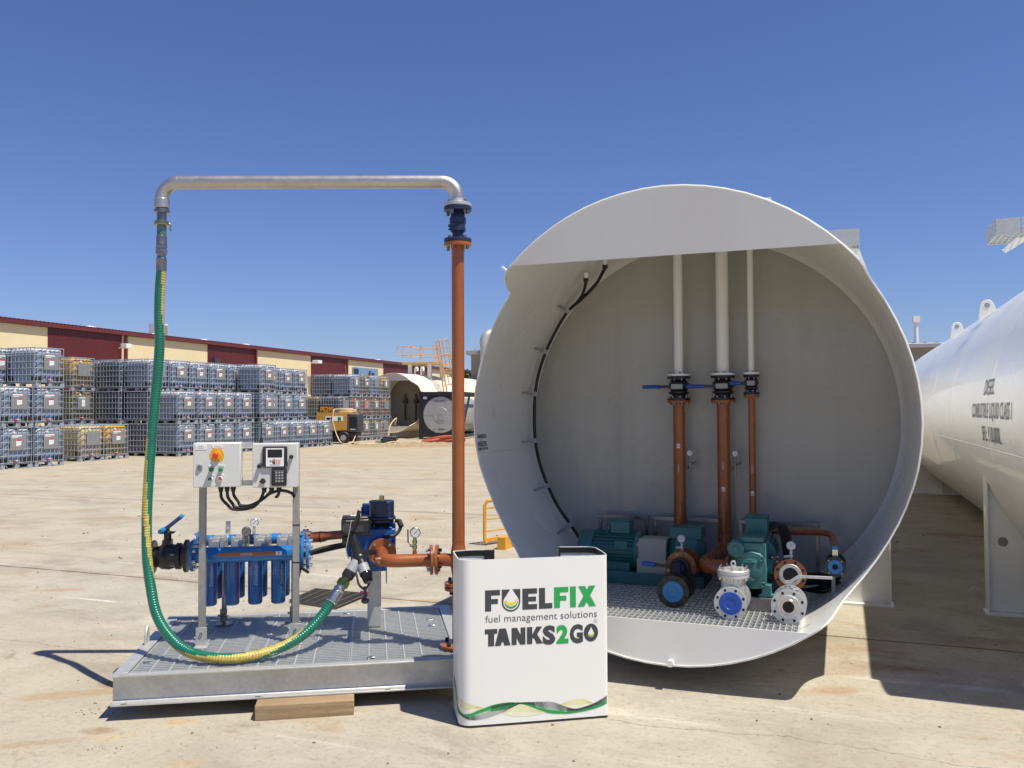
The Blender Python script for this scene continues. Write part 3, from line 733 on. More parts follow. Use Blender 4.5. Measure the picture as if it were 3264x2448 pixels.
m = MB(); m.cyl((-.035, .745, .672), (-.036, .74, .73), .009, n=10); m.cyl((-.035, .745, .69), (-.072, .735, .69), .009, n=10); build(m, 'gauge_cock', cast, sp)
# butterfly valve with blue-grip lever bolted to the spool
vt = thing('butterfly_valve', 'black wafer valve with a blue-grip lever bolted to the orange pump flange', 'valve', T, (-.035, .66, .48))
m = MB(); m.disc((-.035, .681, .575), (0, -1, 0), .064, .05, 32, 0, .006); m.cyl((-.035, .65, .575), (-.035, .60, .575), .03, n=16); m.box(-.07, 0, .60, .66, .475, .53); build(m, 'valve_body', black, vt, .003)
m = MB(); m.box(-.066, -.004, .575, .60, .575, .612); m.box(-.05, -.02, .58, .61, .545, .575); build(m, 'lever_hub', lgrey, vt, .003)
m = MB(); m.bar((-.05, .585, .592), (-.19, .57, .602), .022, .012, up=(0, 1, 0)); lv = build(m, 'lever', black, vt)
m = MB(); m.bar((-.175, .571, .601), (-.262, .565, .608), .03, .022, up=(0, 1, 0)); build(m, 'lever_grip', grip, lv, .007)
# black flanged valve standing in front with a blue transit cap
vt = thing('flanged_valve', 'black flanged valve with a blue transit cap standing on the grating below the lever valve', 'valve', T, (-.03, .45, ZG))
m = MB(); c = (-.03, .395, ZG+.1)
m.flange(c, (0, -1, 0), .1, .018, 0); m.lathe((-.03, .62, ZG+.1), (0, -1, 0), [(0, .1), (.018, .1), (.019, .06), (.05, .062), (.08, .085), (.12, .09), (.16, .08), (.19, .062), (.225, .06)], 32)
m.cyl((-.03, .52, ZG+.16), (-.03, .56, ZG+.24), .03, n=16)
vb = build(m, 'valve_body', black, vt)
m = MB(); m.bolts((-.03, .3765, ZG+.1), (0, -1, 0), .083, 8, .0085, .001, 0, .4, 12); build(m, 'bolt_hole', dark, vb)
m = MB(); m.lathe((-.03, .377, ZG+.1), (0, -1, 0), [(0, .064), (.006, .063), (.0065, .036), (.003, .034)], 36); build(m, 'transit_cap', capcyan, vt)
# --- gear pump, end-on
t = thing('gear_pump', 'teal gear pump seen end-on with bolted front cover and motor behind', 'pump', T, (.39, .95, ZG), 'teal pump sets')
GS = Vector((.030, -.275, .048))
def gp(m): m.v = [tuple(Vector(v)+GS) for v in m.v]; return m
m = MB(); m.box(.25, .62, .465, 1.15, ZG+.002, ZG+.082); build(m, 'base_plate', zincd, t, .003)
pc = (.392, .74, .572)
m = MB(); m.ext([(x*.1, y*.112) for x, y in [(-.78, -.92), (-.3, -1.0), (.3, -1), (.78, -.92), (.95, -.4), (1, .1), (.93, .62), (.6, .93), (.1, 1.03), (-.4, 1.0), (-.82, .78), (-.98, .35), (-.97, -.4)]], (pc[0], pc[1], pc[2]), (1, 0, 0), (0, 0, 1), (0, .022, 0))
cv = build(gp(m), 'front_cover', teal, t, .008)
m = MB()
for sx, sz in ((-.075, .075), (.07, .075), (.075, -.08), (-.075, -.08)): m.lathe((pc[0]+sx, pc[1], pc[2]+sz), (0, -1, 0), [(0, .017), (.008, .016), (.008, .010), (.003, .009)], 16)
m.lathe((pc[0], pc[1]+.0005, pc[2]), (0, -1, 0), [(0, .075), (.003, .07)], 28)
for dz, w in ((.05, .05), (-.058, .04)):
    m.box(pc[0]-w*.6, pc[0]+w*.6, pc[1]-.0065, pc[1]-.002, pc[2]+dz-.006, pc[2]+dz+.006); m.box(pc[0]-w*.25, pc[0]+w*.25, pc[1]-.006, pc[1]-.002, pc[2]+dz+.007, pc[2]+dz+.017)
build(gp(m), 'cover_boss', teal, cv, .002)
m = MB(); m.box(.305, .485, .765, .97, .47, .735); m.box(.33, .47, .78, .95, .735, .77); m.lathe((.31, .72, .70), (0, 1, 0), [(0, .045), (.006, .05), (.12, .05)], 20)
m.cyl((.30, .87, .56), (.262, .87, .56), .05, n=20); m.cyl((.48, .87, .58), (.52, .87, .58), .05, n=20)
m.ext([(-.05, 0), (.05, 0), (.05, .012), (.028, .02), (.028, .075), (-.028, .075), (-.028, .02), (-.05, .012)], (.485, .755, ZG+.036), (1, 0, 0), (0, 0, 1), (0, .2, 0))
m.ext([(-.05, 0), (.05, 0), (.05, .012), (.028, .02), (.028, .075), (-.028, .075), (-.028, .02), (-.05, .012)], (.31, .775, ZG+.036), (1, 0, 0), (0, 0, 1), (0, .2, 0))
build(gp(m), 'pump_casing', teal, t, .005)
m = MB()
for sx, sz in ((-.035, -.03), (.035, -.03), (.03, .032), (-.03, .032)): m.cyl((.31+sx*.9, .72, .70+sz*.9), (.31+sx*.9, .712, .70+sz*.9), .007, n=6)
m.cyl((.31, .72, .70), (.31, .709, .70), .018, n=16)
build(gp(m), 'relief_valve_bolt', teal, t)
m = MB(); m.lathe((.40, .99, .62), (0, 1, 0), [(0, .07), (.02, .125), (.05, .128), (.055, .11), (.34, .11), (.35, .12), (.42, .115)], 32)
for k in range(26):
    a = 2*pi*k/26; m.bar((.40+.117*cos(a), 1.05, .62+.117*sin(a)), (.40+.117*cos(a), 1.33, .62+.117*sin(a)), .006, .022, up=(cos(a), 0, sin(a)))
m.box(.32, .48, 1.06, 1.3, ZG+.03, .53)
mt = build(gp(m), 'motor', teal, t)
m = MB(); m.box(.335, .47, 1.08, 1.22, .735, .85); m.box(.33, .475, 1.075, 1.225, .85, .862); build(gp(m), 'terminal_box', teal, mt, .006)
# black power cables of the gear pump
m = MB()
for k in range(5):
    m.tube(spline([(.50, .95-.01*k, .85-.01*k), (.555+.01*k, .95, .84), (.585+.012*k, .96, .72), (.61, 1.0, .55-.012*k), (.70, 1.02, .52-.016*k), (.82, 1.0, .53-.016*k), (.93, .98, .50-.015*k)], 6), .009, 8)
for k in range(3): m.tube(spline([(.93, .8, .55-.03*k), (.82, .9, .47-.02*k), (.70, 1.0, .42), (.6, 1.1, .40)], 6), .009, 8)
single(m, 'power_cable', rubber, 'bundle of black power cables running behind the open orange flange', 'cable', T, (.60, 1.05, .40))
# orange suction piece with open flange
t = thing('suction_flange', 'orange pipe piece ending in a big open flange with a gauge on top', 'flange', T, (.64, .6, .50))
m = MB(); fc = (.652, .52, .598)
m.tube(spline([(.56, .67, .612), (.60, .665, .609), (.638, .64, .602), (.651, .60, .598), (.652, .54, .598)], 6), .046, 24)
m.ring((.548, .67, .612), (1, 0, 0), .02, .075, .016)
m.ring((fc[0], .538, fc[2]), (0, -1, 0), .043, .094, .018, 40)
m.cyl((.652, .60, .64), (.652, .60, .685), .011, n=12)
build(m, 'spool', orange, t)
m = MB(); m.lathe((fc[0], .5195, fc[2]), (0, -1, 0), [(0, .066), (.002, .064), (.002, .046), (0, .044)], 40); build(m, 'raised_face', cast, t)
m = MB(); m.disc((fc[0], .5190, fc[2]), (0, -1, 0), .043, .001, 30); m.bolts((fc[0], .5195, fc[2]), (0, -1, 0), .079, 8, .0085, .001, 0, .4, 12); build(m, 'bore', dark, t)
m = MB(); gauge(m, (.653, .58, .765), (0, -1, 0), .0275); build(m, 'pressure_gauge', [steel, dial, ink], t)
m = MB(); m.cyl((.652, .598, .685), (.652, .595, .742), .0095, n=10); m.cyl((.652, .59, .70), (.612, .575, .695), .010, n=10); m.sph((.652, .596, .70), .0135, 10); build(m, 'gauge_cock', cast, t)
m = MB(); m.bolts((.547, .67, .612), (-1, 0, 0), .062, 6, .009, .016); m.bolts((.564, .67, .612), (1, 0, 0), .062, 6, .009, .012); build(m, 'flange_bolt', steel, t)
# orange return pipe and small black valve at the right wall
t = thing('return_pipe', 'thin orange pipe running right along the frame then down to a small valve', 'pipe', T, (.6, 1.2, .70))
m = MB(); m.tube([(.42, 1.30, .76), (.50, 1.22, .762), (.6, 1.2, .765), (.83, 1.18, .772), (.865, 1.16, .768), (.885, 1.12, .758), (.893, 1.0, .745), (.898, .85, .735), (.902, .76, .73), (.905, .72, .715), (.906, .70, .69), (.906, .70, .66)], .0205, 16); build(m, 'pipe', orange, t)
t = thing('small_valve', 'small black flanged valve with a bright blue ring cap near the right wall', 'valve', T, (.905, .66, .59))
vc = (.905, .60, .648)
m = MB(); m.lathe((vc[0], .78, vc[2]), (0, -1, 0), [(0, .06), (.014, .06), (.015, .036), (.05, .045), (.09, .05), (.12, .04), (.165, .038), (.166, .06), (.18, .06)], 28); m.cyl((.905, .66, .68), (.905, .66, .715), .025, n=14)
vb = build(m, 'valve_body', black, t)
m = MB(); m.lathe((vc[0], vc[1], vc[2]), (0, -1, 0), [(0, .043), (.004, .042), (.0045, .018), (.001, .0165)], 32); build(m, 'transit_cap', capcyan, t)
m = MB(); m.disc((vc[0], vc[1]-.0006, vc[2]), (0, -1, 0), .0165, .001, 20); build(m, 'bore', dark, vb)
m = MB(); m.box(.888, .922, .632, .645, .705, .748); build(m, 'tag_plate', steel, t, .002)
m = MB(); m.box(.888, .922, .631, .646, .748, .768); build(m, 'lever_grip', capcyan, t, .003)
m = MB(); m.bolts((vc[0], vc[1]-.0005, vc[2]), (0, -1, 0), .051, 4, .006, .008, 0, .78); build(m, 'flange_bolt', zincd, vb)
# flat-bar stay under the small valve
m = MB(); m.bar((.893, .66, .60), (.893, .70, .36), .022, .006, up=(0, 1, 0)); build(m, 'stay', lgrey, t)

# silver swing check valve standing at the front of the grating
t = thing('check_valve', 'silver swing check valve with a royal blue cap and bolted bonnet', 'valve', T, (.335, .28, ZG))
m = MB(); cx, cz = .336, ZG+.094
m.lathe((cx, .42, cz), (0, -1, 0), [(0, .094), (.018, .094), (.019, .06), (.06, .066), (.12, .082), (.17, .066), (.205, .06), (.206, .094), (.224, .094)], 40)
m.lathe((cx+.005, .31, cz), (0, 0, 1), [(0, .07), (.13, .073), (.135, .092), (.15, .092), (.152, .088), (.156, .088), (.158, .093), (.176, .093), (.180, .088)], 40)
m.box(cx-.06, cx+.06, .275, .345, cz+.178, cz+.19)
bd = build(m, 'valve_body', cast, t)
m = MB(); m.lathe((cx, .196, cz), (0, -1, 0), [(0, .066), (.005, .065), (.0055, .035), (.0035, .033)], 40); build(m, 'transit_cap', capblue, t)
m = MB(); m.bolts((cx, .1962, cz), (0, -1, 0), .079, 8, .008, .0008, 0, .39, 14); build(m, 'bolt_hole', dark, bd)
m = MB(); m.bolts((cx+.005, .31, cz+.18), (0, 0, 1), .078, 10, .009, .012); m.bolts((cx+.005, .31, cz+.192), (0, 0, 1), .078, 10, .005, .008, 0, .3, 8); m.bolts((cx+.005, .31, cz+.134), (0, 0, -1), .078, 10, .009, .016); build(m, 'bonnet_bolt', steel, bd)
m = MB(); m.tube([(cx+.005+.012*cos(a), .31, cz+.212+.014*sin(a)) for a in [2*pi*k/14 for k in range(15)]], .005, 8); build(m, 'eye_bolt', cast, bd)
# silver ball valve with long lever
t = thing('ball_valve', 'silver flanged ball valve with a long steel lever and open bore', 'valve', T, (.656, .27, ZG))
m = MB(); cx, cz = .656, ZG+.096
m.lathe((cx, .36, cz), (0, -1, 0), [(0, .096), (.018, .096), (.019, .062), (.05, .07), (.08, .074), (.11, .07), (.132, .064), (.133, .096), (.15, .096), (.15, .066), (.154, .064), (.154, .040), (.15, .036)], 44)
m.box(cx-.038, cx+.05, .255, .33, cz+.06, cz+.086); m.cyl((cx-.004, .29, cz+.08), (cx-.004, .29, cz+.118), .016, n=14); m.box(cx-.03, cx+.022, .27, .31, cz+.088, cz+.096); m.box(cx-.022, cx+.014, .275, .305, cz+.118, cz+.128)
bd = build(m, 'valve_body', cast, t)
m = MB(); m.lathe((cx, .2062, cz), (0, -1, 0), [(0, .044), (.0012, .043), (.0015, .034), (-.03, .032)], 32); build(m, 'seat_ring', steel, bd)
m = MB(); m.disc((cx, .2058, cz), (0, -1, 0), .0325, .0003, 26); m.bolts((cx, .2095, cz), (0, -1, 0), .081, 8, .008, .0008, 0, .39, 14); build(m, 'bore', dark, bd)
m = MB(); m.sph((cx, .232, cz), .0265, 16); build(m, 'ball', steel, bd)
m = MB(); m.tube([(cx-.012, .285, cz+.128), (cx+.012, .28, cz+.132), (cx+.045, .268, cz+.160), (cx+.06, .262, cz+.166), (cx+.14, .24, cz+.172), (cx+.235, .215, cz+.178)], .0085, 12); build(m, 'lever', cast, t)
# ---------------------------------------------------------------- galvanised skid (frame K: x along the front beam)
ZT, ZB0 = .235, .078
sk = thing('skid_platform', 'galvanised skid with grating deck resting on timber under the filter rig', 'skid', K, (.92, .65, 0))
LX, LY = 1.86, 1.31
def channel(p, L, ang, w=.055, tf=.009, tw=.008, hs=0):
    """C-section lying along +x from p, open towards -y, then turned by ang about p"""
    m = MB(); prof = [(0, ZB0), (w, ZB0), (w, ZT), (0, ZT), (0, ZT-tf), (w-tw-.008, ZT-tf-.003), (w-tw, ZT-tf-.012), (w-tw, ZB0+tf+.012), (w-tw-.008, ZB0+tf+.003), (0, ZB0+tf)]
    c, s = cos(ang), sin(ang)
    R = lambda x, y: (p[0]+c*x-s*y, p[1]+s*x+c*y)
    n = len(prof); vs = []
    for x in (0, L):
        for y, z in prof: vs.append((*R(x, y), z))
    m.add(vs, [list(range(n)), list(range(n, 2*n))[::-1]]+[[i, n+i, n+(i+1) % n, (i+1) % n] for i in range(n)]); return m
build(channel((0, 0), LX, 0), 'beam', galv, sk, .0015)
build(channel((LX, LY), LX, pi), 'beam', galv, sk, .0015)
build(channel((0, LY-.056), LY-.112, -pi/2, .07), 'beam', galv, sk, .0015)
build(channel((LX, .056), LY-.112, pi/2, .07), 'beam', galv, sk, .0015)
m = MB()
for x in (.55, 1.15): m.box(x, x+.05, .056, LY-.056, .096, .195)
build(m, 'cross_member', galv, sk)
m = MB(); m.box(.074, LX-.074, .054, LY-.054, .088, .094); build(m, 'light_stop_tray', galv, sk)  # unseen tray sheet, added to stop sun passing through the grating
px = [.076, .62, 1.21, LX-.076]
for i in range(3):
    m = MB(); x0, x1 = px[i]+.002, px[i+1]-.002; y0, y1 = .058, LY-.058
    nb = 36
    for k in range(nb+1):
        y = y0+.003+(y1-y0-.006)*k/nb; m.box(x0, x1, y-.0032, y+.0032, ZT-.036, ZT-.007)
    for x in (x0, x1-.004): m.box(x, x+.004, y0, y1, ZT-.037, ZT-.0065)
    for k in range(1, int((x1-x0)/.098)):
        x = x0+k*.098+.004*(i-1); m.box(x-.003, x+.003, y0, y1, ZT-.012, ZT-.005)
    build(m, 'deck_grating', galv_d, sk)
m = MB()
for x, y in ((.12, .245), (.81, .15), (1.325, .13), (1.70, .93), (1.705, .78), (.47, 1.17), (1.16, 1.2), (.30, .9)): m.box(x-.02, x+.02, y-.012, y+.012, ZT-.0055, ZT-.001)
build(m, 'grating_clip', steel, sk, .002)
m = MB(); m.tube([(.025, .60, ZT-.01), (.025, .60, ZT+.05), (.025, .612, ZT+.085), (.025, .63, ZT+.10), (.025, .648, ZT+.085), (.025, .66, ZT+.05), (.025, .66, ZT-.01)], .008, 10); build(m, 'lifting_eye', galv, sk)
m = MB()
for x in (.05, .72, 1.40): m.box(x, x+.03, .004, .018, ZB0+.0092, ZB0+.0102)
build(m, 'slot_hole', dark, sk)
# timber
m = MB(); a = .0
m.ext([(-.252, -.055), (.252, -.055), (.252, .055), (-.252, .055)], (0, 0, .0), (1, 0, 0), (0, 1, 0), (0, 0, .077))
tb = Fr(-1.095, 4.57, -radians(9.8))
single(m, 'timber_block', timber, 'short weathered timber block wedged under the front beam of the skid', 'timber', tb, (0, 0, 0), bevel=.004)
m = MB(); m.ext([(-.25, -.055), (.25, -.055), (.25, .055), (-.25, .055)], (0, 0, 0), (1, 0, 0), (0, 1, 0), (0, 0, .077))
tb2 = Fr(-1.30, 5.62, -radians(9))
single(m, 'timber_block', timber, 'short timber block supporting the rear beam of the skid', 'timber', tb2, (0, 0, 0), bevel=.004)

# ---------------------------------------------------------------- control stand
cs = thing('control_stand', 'galvanised post stand carrying two grey control boxes above the filter', 'control panel', K, (.6, .52, ZT))
for x, yb in ((.337, .52), (.868, .53)):
    m = MB(); m.box(x-.002, x+.036, .505, .545, ZT+.02, 1.40); lp = build(m, 'post', galv_post, cs, .003)
    m = MB(); m.box(x-.014, x+.048, .500, .5045, ZT+.004, ZT+.11); m.box(x-.02, x+.056, .46, .56, ZT-.004, ZT+.004); build(m, 'foot_bracket', galv, lp, .001)
    m = MB(); m.cyl((x+.017, .500, ZT+.078), (x+.017, .490, ZT+.078), .009, n=6); build(m, 'bolt', steel, lp)
m = MB()
m.box(.35, .875, .47, .504, 1.385, 1.412); m.box(.35, .875, .47, .504, 1.168, 1.192)
m.box(.35, .875, .462, .468, 1.380, 1.386); m.box(.35, .875, .462, .468, 1.164, 1.168)
build(m, 'mounting_rail', galv, cs, .001)
m = MB()
for z in (.92, .70): m.box(.864, .906, .503, .547, z, z+.006)
build(m, 'cable_tie', rubber, cs)
YF = .40
def bx(zx): return .321+(zx-500)*.000602
def bz(zy): return 1.418-(zy-95)*.00063
m = MB(); m.box(.321, .583, YF, YF+.10, 1.163, 1.418); b1 = build(m, 'control_box', grey, cs, .006)
m = MB(); m.box(.323, .581, YF-.006, YF-.001, 1.165, 1.414); build(m, 'box_door', grey, b1, .003)
F = YF-.006
m = MB()
for x0, x1, z0, z1 in ((522, 628, 157, 112), (672, 770, 145, 118), (642, 700, 318, 296), (733, 790, 318, 296), (640, 697, 400, 379), (730, 787, 400, 379)): m.box(bx(x0), bx(x1), F-.002, F-.0002, bz(z0), bz(z1))
np_ = build(m, 'name_plate', whitep, b1, .0006)
m = MB()
for zx, zy, w in ((575, 126, 44), (573, 141, 62), (722, 131, 64), (671, 307, 30), (761, 307, 34), (668, 390, 26), (758, 390, 30)): m.box(bx(zx-w/2), bx(zx+w/2), F-.0026, F-.0021, bz(zy+2.6), bz(zy-2.6))
for x0, x1, zc in ((522, 628, 134), (672, 770, 131), (642, 700, 307), (733, 790, 307), (640, 697, 390), (730, 787, 390)):
    for xx in (x0+8, x1-8): m.disc((bx(xx), F-.002, bz(zc)), (0, -1, 0), .0021, .001, 8)
build(m, 'plate_marking', lgrey, np_)
c = (bx(720), F, bz(207))
m = MB(); m.disc((c[0], F-.0002, c[2]), (0, -1, 0), .0395, .0022, 40); m.disc((c[0], F-.002, c[2]), (0, -1, 0), .022, .012, 24); es = build(m, 'emergency_stop_plate', yellow, b1)
m = MB()
for k, a in enumerate([i*pi/8 for i in range(16)]):
    if k % 4 == 3: continue
    m.bar((c[0]+.033*cos(a), F-.0026, c[2]+.033*sin(a)), (c[0]+.033*cos(a+.16), F-.0026, c[2]+.033*sin(a+.16)), .0032, .0004, up=(0, -1, 0))
build(m, 'plate_marking', gold, es)
m = MB(); m.lathe((c[0], F-.012, c[2]), (0, -1, 0), [(0, .011), (.03, .011), (.032, .016), (.047, .0165), (.052, .012)], 24); build(m, 'emergency_stop_button', redp, es)
m = MB(); m.lathe((bx(565), F, bz(302)), (0, -1, 0), [(0, .015), (.006, .015), (.014, .012), (.016, .009)], 20); m.sph((bx(567), F-.002, bz(322)), .016, 12, sc=(.9, .4, 1.2)); lt = build(m, 'door_lock', lgrey, b1)
m = MB(); m.box(bx(556), bx(578), F-.0175, F-.016, bz(305), bz(300)); build(m, 'key_slot', dark, lt)
for zx, zy, mat in ((672, 337, greenp), (757, 340, greenp)):
    m = MB(); m.disc((bx(zx), F, bz(zy)), (0, -1, 0), .0125, .022, 24, ch=.002); build(m, 'push_button', mat, b1)
for zx, zy, mat in ((663, 422, greenp), (753, 420, redp)):
    m = MB(); m.lathe((bx(zx), F, bz(zy)), (0, -1, 0), [(0, .0135), (.02, .0135), (.021, .0115), (.017, .011)], 24); r = build(m, 'push_button', whitep, b1)
    m = MB(); m.disc((bx(zx), F-.016, bz(zy)), (0, -1, 0), .0108, .003, 20); build(m, 'button_face', mat, r)
def cx_(zx): return .649+(zx-1045)*.000614
def cz_(zy): return 1.412-(zy-97)*.00065
m = MB(); m.box(.649, .906, YF, YF+.10, 1.155, 1.412); b2 = build(m, 'control_box', grey, cs, .006)
m = MB(); m.box(.651, .904, YF-.006, YF-.001, 1.157, 1.408); build(m, 'box_door', grey, b2, .003)
m = MB(); m.ext(rrect(cx_(1140), cx_(1365), cz_(312), cz_(125), .008), (0, F, 0), (1, 0, 0), (0, 0, 1), (0, -.014, 0)); bz_ = build(m, 'screen_bezel', black, b2, .002)
m = MB(); m.box(cx_(1172), cx_(1335), F-.0155, F-.0142, cz_(302), cz_(140)); build(m, 'screen_facia', whitep, bz_)
m = MB(); m.box(cx_(1187), cx_(1320), F-.0165, F-.0156, cz_(222), cz_(152)); build(m, 'lcd_display', lcd, bz_)
m = MB(); fn = lambda u, v: (cx_(1205)+u, F-.0161, cz_(264)+v)
put_text(m, 'Smart', .014, .030, fn, 0, .02)
m.disc((cx_(1245), F-.0158, cz_(270)), (0, -1, 0), .0085, .0003, 16, 0)
put_text(m, 'Fill', .014, .0255, lambda u, v: (cx_(1262)+u, F-.0161, cz_(264)+v), 1, .02)
m.box(cx_(1262), cx_(1303), F-.0162, F-.0157, cz_(276), cz_(269), 1)
m.add([(cx_(1232), F-.0162, cz_(250)), (cx_(1262), F-.0162, cz_(250)), (cx_(1250), F-.0162, cz_(238)), (cx_(1241), F-.0162, cz_(230))], [(0, 1, 2, 3)], 1)
for k in range(2): m.box(cx_(1205+8*k), cx_(1305-8*k), F-.0162, F-.0158, cz_(286+7*k), cz_(284+7*k), 2)
build(m, 'screen_logo', [ink, mk('orange_ink', (.75, .16, .02), .5), lgrey], bz_)
m = MB()
for sx in (1152, 1352):
    for sy in (138, 300): m.disc((cx_(sx), F-.014, cz_(sy)), (0, -1, 0), .0035, .001, 8)
build(m, 'bezel_screw', zincd, bz_)
m = MB(); m.ext(rrect(cx_(1222), cx_(1360), cz_(475), cz_(318), .008), (0, F, 0), (1, 0, 0), (0, 0, 1), (0, -.012, 0)); kp = build(m, 'keypad', black, b2, .002)
m = MB()
for i in range(3):
    for j in range(4): m.box(cx_(1257+27*i), cx_(1276+27*i), F-.0145, F-.0125, cz_(366+25.5*j), cz_(350+25.5*j))
build(m, 'key', lgrey, kp, .001)
m = MB(); m.box(cx_(1248), cx_(1338), F-.013, F-.0122, cz_(343), cz_(340)); build(m, 'keypad_line', lgrey, kp)
m = MB(); m.disc((cx_(1403), F, cz_(218)), (0, -1, 0), .0115, .03, 20, ch=.002); build(m, 'socket_cap', black, b2)
m = MB(); m.disc((cx_(1113), F, cz_(298)), (0, -1, 0), .0125, .028, 20, ch=.002); m.box(cx_(1110), cx_(1118), F-.02, F-.01, cz_(285), cz_(272)); build(m, 'socket_cap', black, b2)
m = MB(); m.disc((cx_(1143), F, cz_(432)), (0, -1, 0), .0145, .012, 20); m.box(cx_(1143)-.007, cx_(1143)+.007, F-.03, F-.01, cz_(450), cz_(405)); m.box(cx_(1143)-.019, cx_(1143)+.019, F-.02, F-.008, cz_(440), cz_(428)); build(m, 'selector_switch', black, b2, .002)
m = MB(); m.cyl((.690, .46, 1.412), (.690, .46, 1.430), .011, n=14); m.cyl((.690, .46, 1.43), (.690, .46, 1.442), .008, n=12); m.cyl((.690, .46, 1.442), (.690, .46, 1.535), .0045, n=8); build(m, 'antenna', black, b2)
zb1, zb2 = 1.163, 1.155
gl = [(bx(742), zb1), (bx(800), zb1), (bx(857), zb1), (cx_(1143), zb2), (cx_(1212), zb2), (cx_(1280), zb2)]
m = MB()
for x, z in gl: m.cyl((x, .45, z), (x, .45, z-.014), .0155, n=8); m.lathe((x, .45, z-.014), (0, 0, -1), [(0, .0135), (.012, .013), (.018, .0095)], 12)
build(m, 'cable_gland', rubber, cs)
def cab(p, r=.0088): return spline([(x, y, z) for x, y, z in p], 8), r
g = lambda i: (gl[i][0], .45, gl[i][1]-.02)
m = MB()
for p in ([g(0), (gl[0][0]+.005, .45, 1.095), (gl[0][0]+.04, .445, 1.055), (.535, .44, 1.032), (.60, .44, 1.030), (.655, .44, 1.045), (.69, .445, 1.085), g(3)],
          [g(1), (gl[1][0]+.005, .45, 1.10), (gl[1][0]+.03, .445, 1.065), (.55, .44, 1.043), (.61, .437, 1.041), (.67, .44, 1.065), (.72, .445, 1.10), g(4)],
          [g(2), (gl[2][0]+.004, .45, 1.11), (gl[2][0]+.028, .445, 1.075), (.58, .44, 1.052), (.635, .435, 1.052), (.70, .44, 1.085), (.745, .45, 1.118), (.80, .46, 1.132), (.845, .48, 1.122), (.87, .50, 1.10), (.885, .55, 1.04), (.888, .56, .9), (.888, .56, .7), (.95, .62, .62)],
          [g(5), (gl[5][0]-.002, .45, 1.115), (gl[5][0]-.01, .455, 1.10), (gl[5][0]-.02, .46, 1.095)]):
    q, r = cab(p); m.tube(q, r, 10)
build(m, 'cable', rubber, cs)

# ---------------------------------------------------------------- filter manifold
fm = thing('filter_manifold', 'bright blue twin-pipe manifold with hanging canister filters and a black ball valve', 'filter unit', K, (.6, .8, ZT))
y1, z1, y2, z2 = .68, .733, .95, .782
m = MB(); m.lathe((.262, y1, z1), (1, 0, 0), [(0, .047), (.645, .047)], 36); build(m, 'front_pipe', blue, fm)
m = MB(); m.flange((.262, y1, z1), (1, 0, 0), .094, .018, 0); m.flange((.905, y1, z1-.004), (1, 0, 0), .1, .018, 0); build(m, 'pipe_flange', blue, fm)
m = MB(); m.flange((.936, y1, z1-.004), (1, 0, 0), .1, .018, 0); build(m, 'blind_flange', blue, fm)
m = MB(); m.bolts((.905, y1, z1-.004), (-1, 0, 0), .08, 8, .0095, .02); m.bolts((.954, y1, z1-.004), (1, 0, 0), .08, 8, .0095, .016); m.bolts((.923, y1, z1-.004), (1, 0, 0), .08, 8, .006, .014)
m.bolts((.280, y1, z1), (1, 0, 0), .078, 8, .0095, .018); m.bolts((.243, y1, z1), (-1, 0, 0), .078, 8, .0095, .02); m.bolts((.205, y1, z1), (-1, 0, 0), .05, 6, .009, .012)
build(m, 'flange_bolt', steel, fm)
m = MB(); m.lathe((.27, y2, z2), (1, 0, 0), [(0, .034), (.62, .034)], 28); m.flange((.262, y2, z2), (1, 0, 0), .058, .014, 0); m.flange((.892, y2, z2), (1, 0, 0), .056, .016, 0)
m.disc((.245, y2, z2), (1, 0, 0), .058, .014, 28); build(m, 'rear_pipe', blue, fm)
m = MB(); m.bolts((.242, y2, z2), (-1, 0, 0), .045, 6, .008, .014); m.bolts((.278, y2, z2), (1, 0, 0), .045, 6, .008, .014); m.bolts((.892, y2, z2), (-1, 0, 0), .044, 4, .009, .016, 0, .78); m.bolts((.928, y2, z2), (1, 0, 0), .044, 4, .009, .014, 0, .78); build(m, 'flange_bolt', steel, fm)
m = MB(); m.flange((.912, y2, z2), (1, 0, 0), .056, .016, 0)
m.tube([(.92, y2, z2), (.965, y2-.005, z2+.002), (1.0, y2-.012, z2+.005)], .034, 22); m.tube([(1.0, y2-.012, z2+.005), (1.02, y2-.016, z2+.007), (1.05, y2-.022, z2+.012), (1.09, y2-.03, z2+.016), (1.26, y2-.07, z2+.03)], .034, 22, rad=[.034, .034, .028, .028, .028])
rp = build(m, 'reducer_pipe', orange, fm)
m = MB(); m.ring((1.0, y2-.012, z2+.005), (.985, -.15, .08), .034, .0365, .006); build(m, 'pipe_strap', rubber, rp)
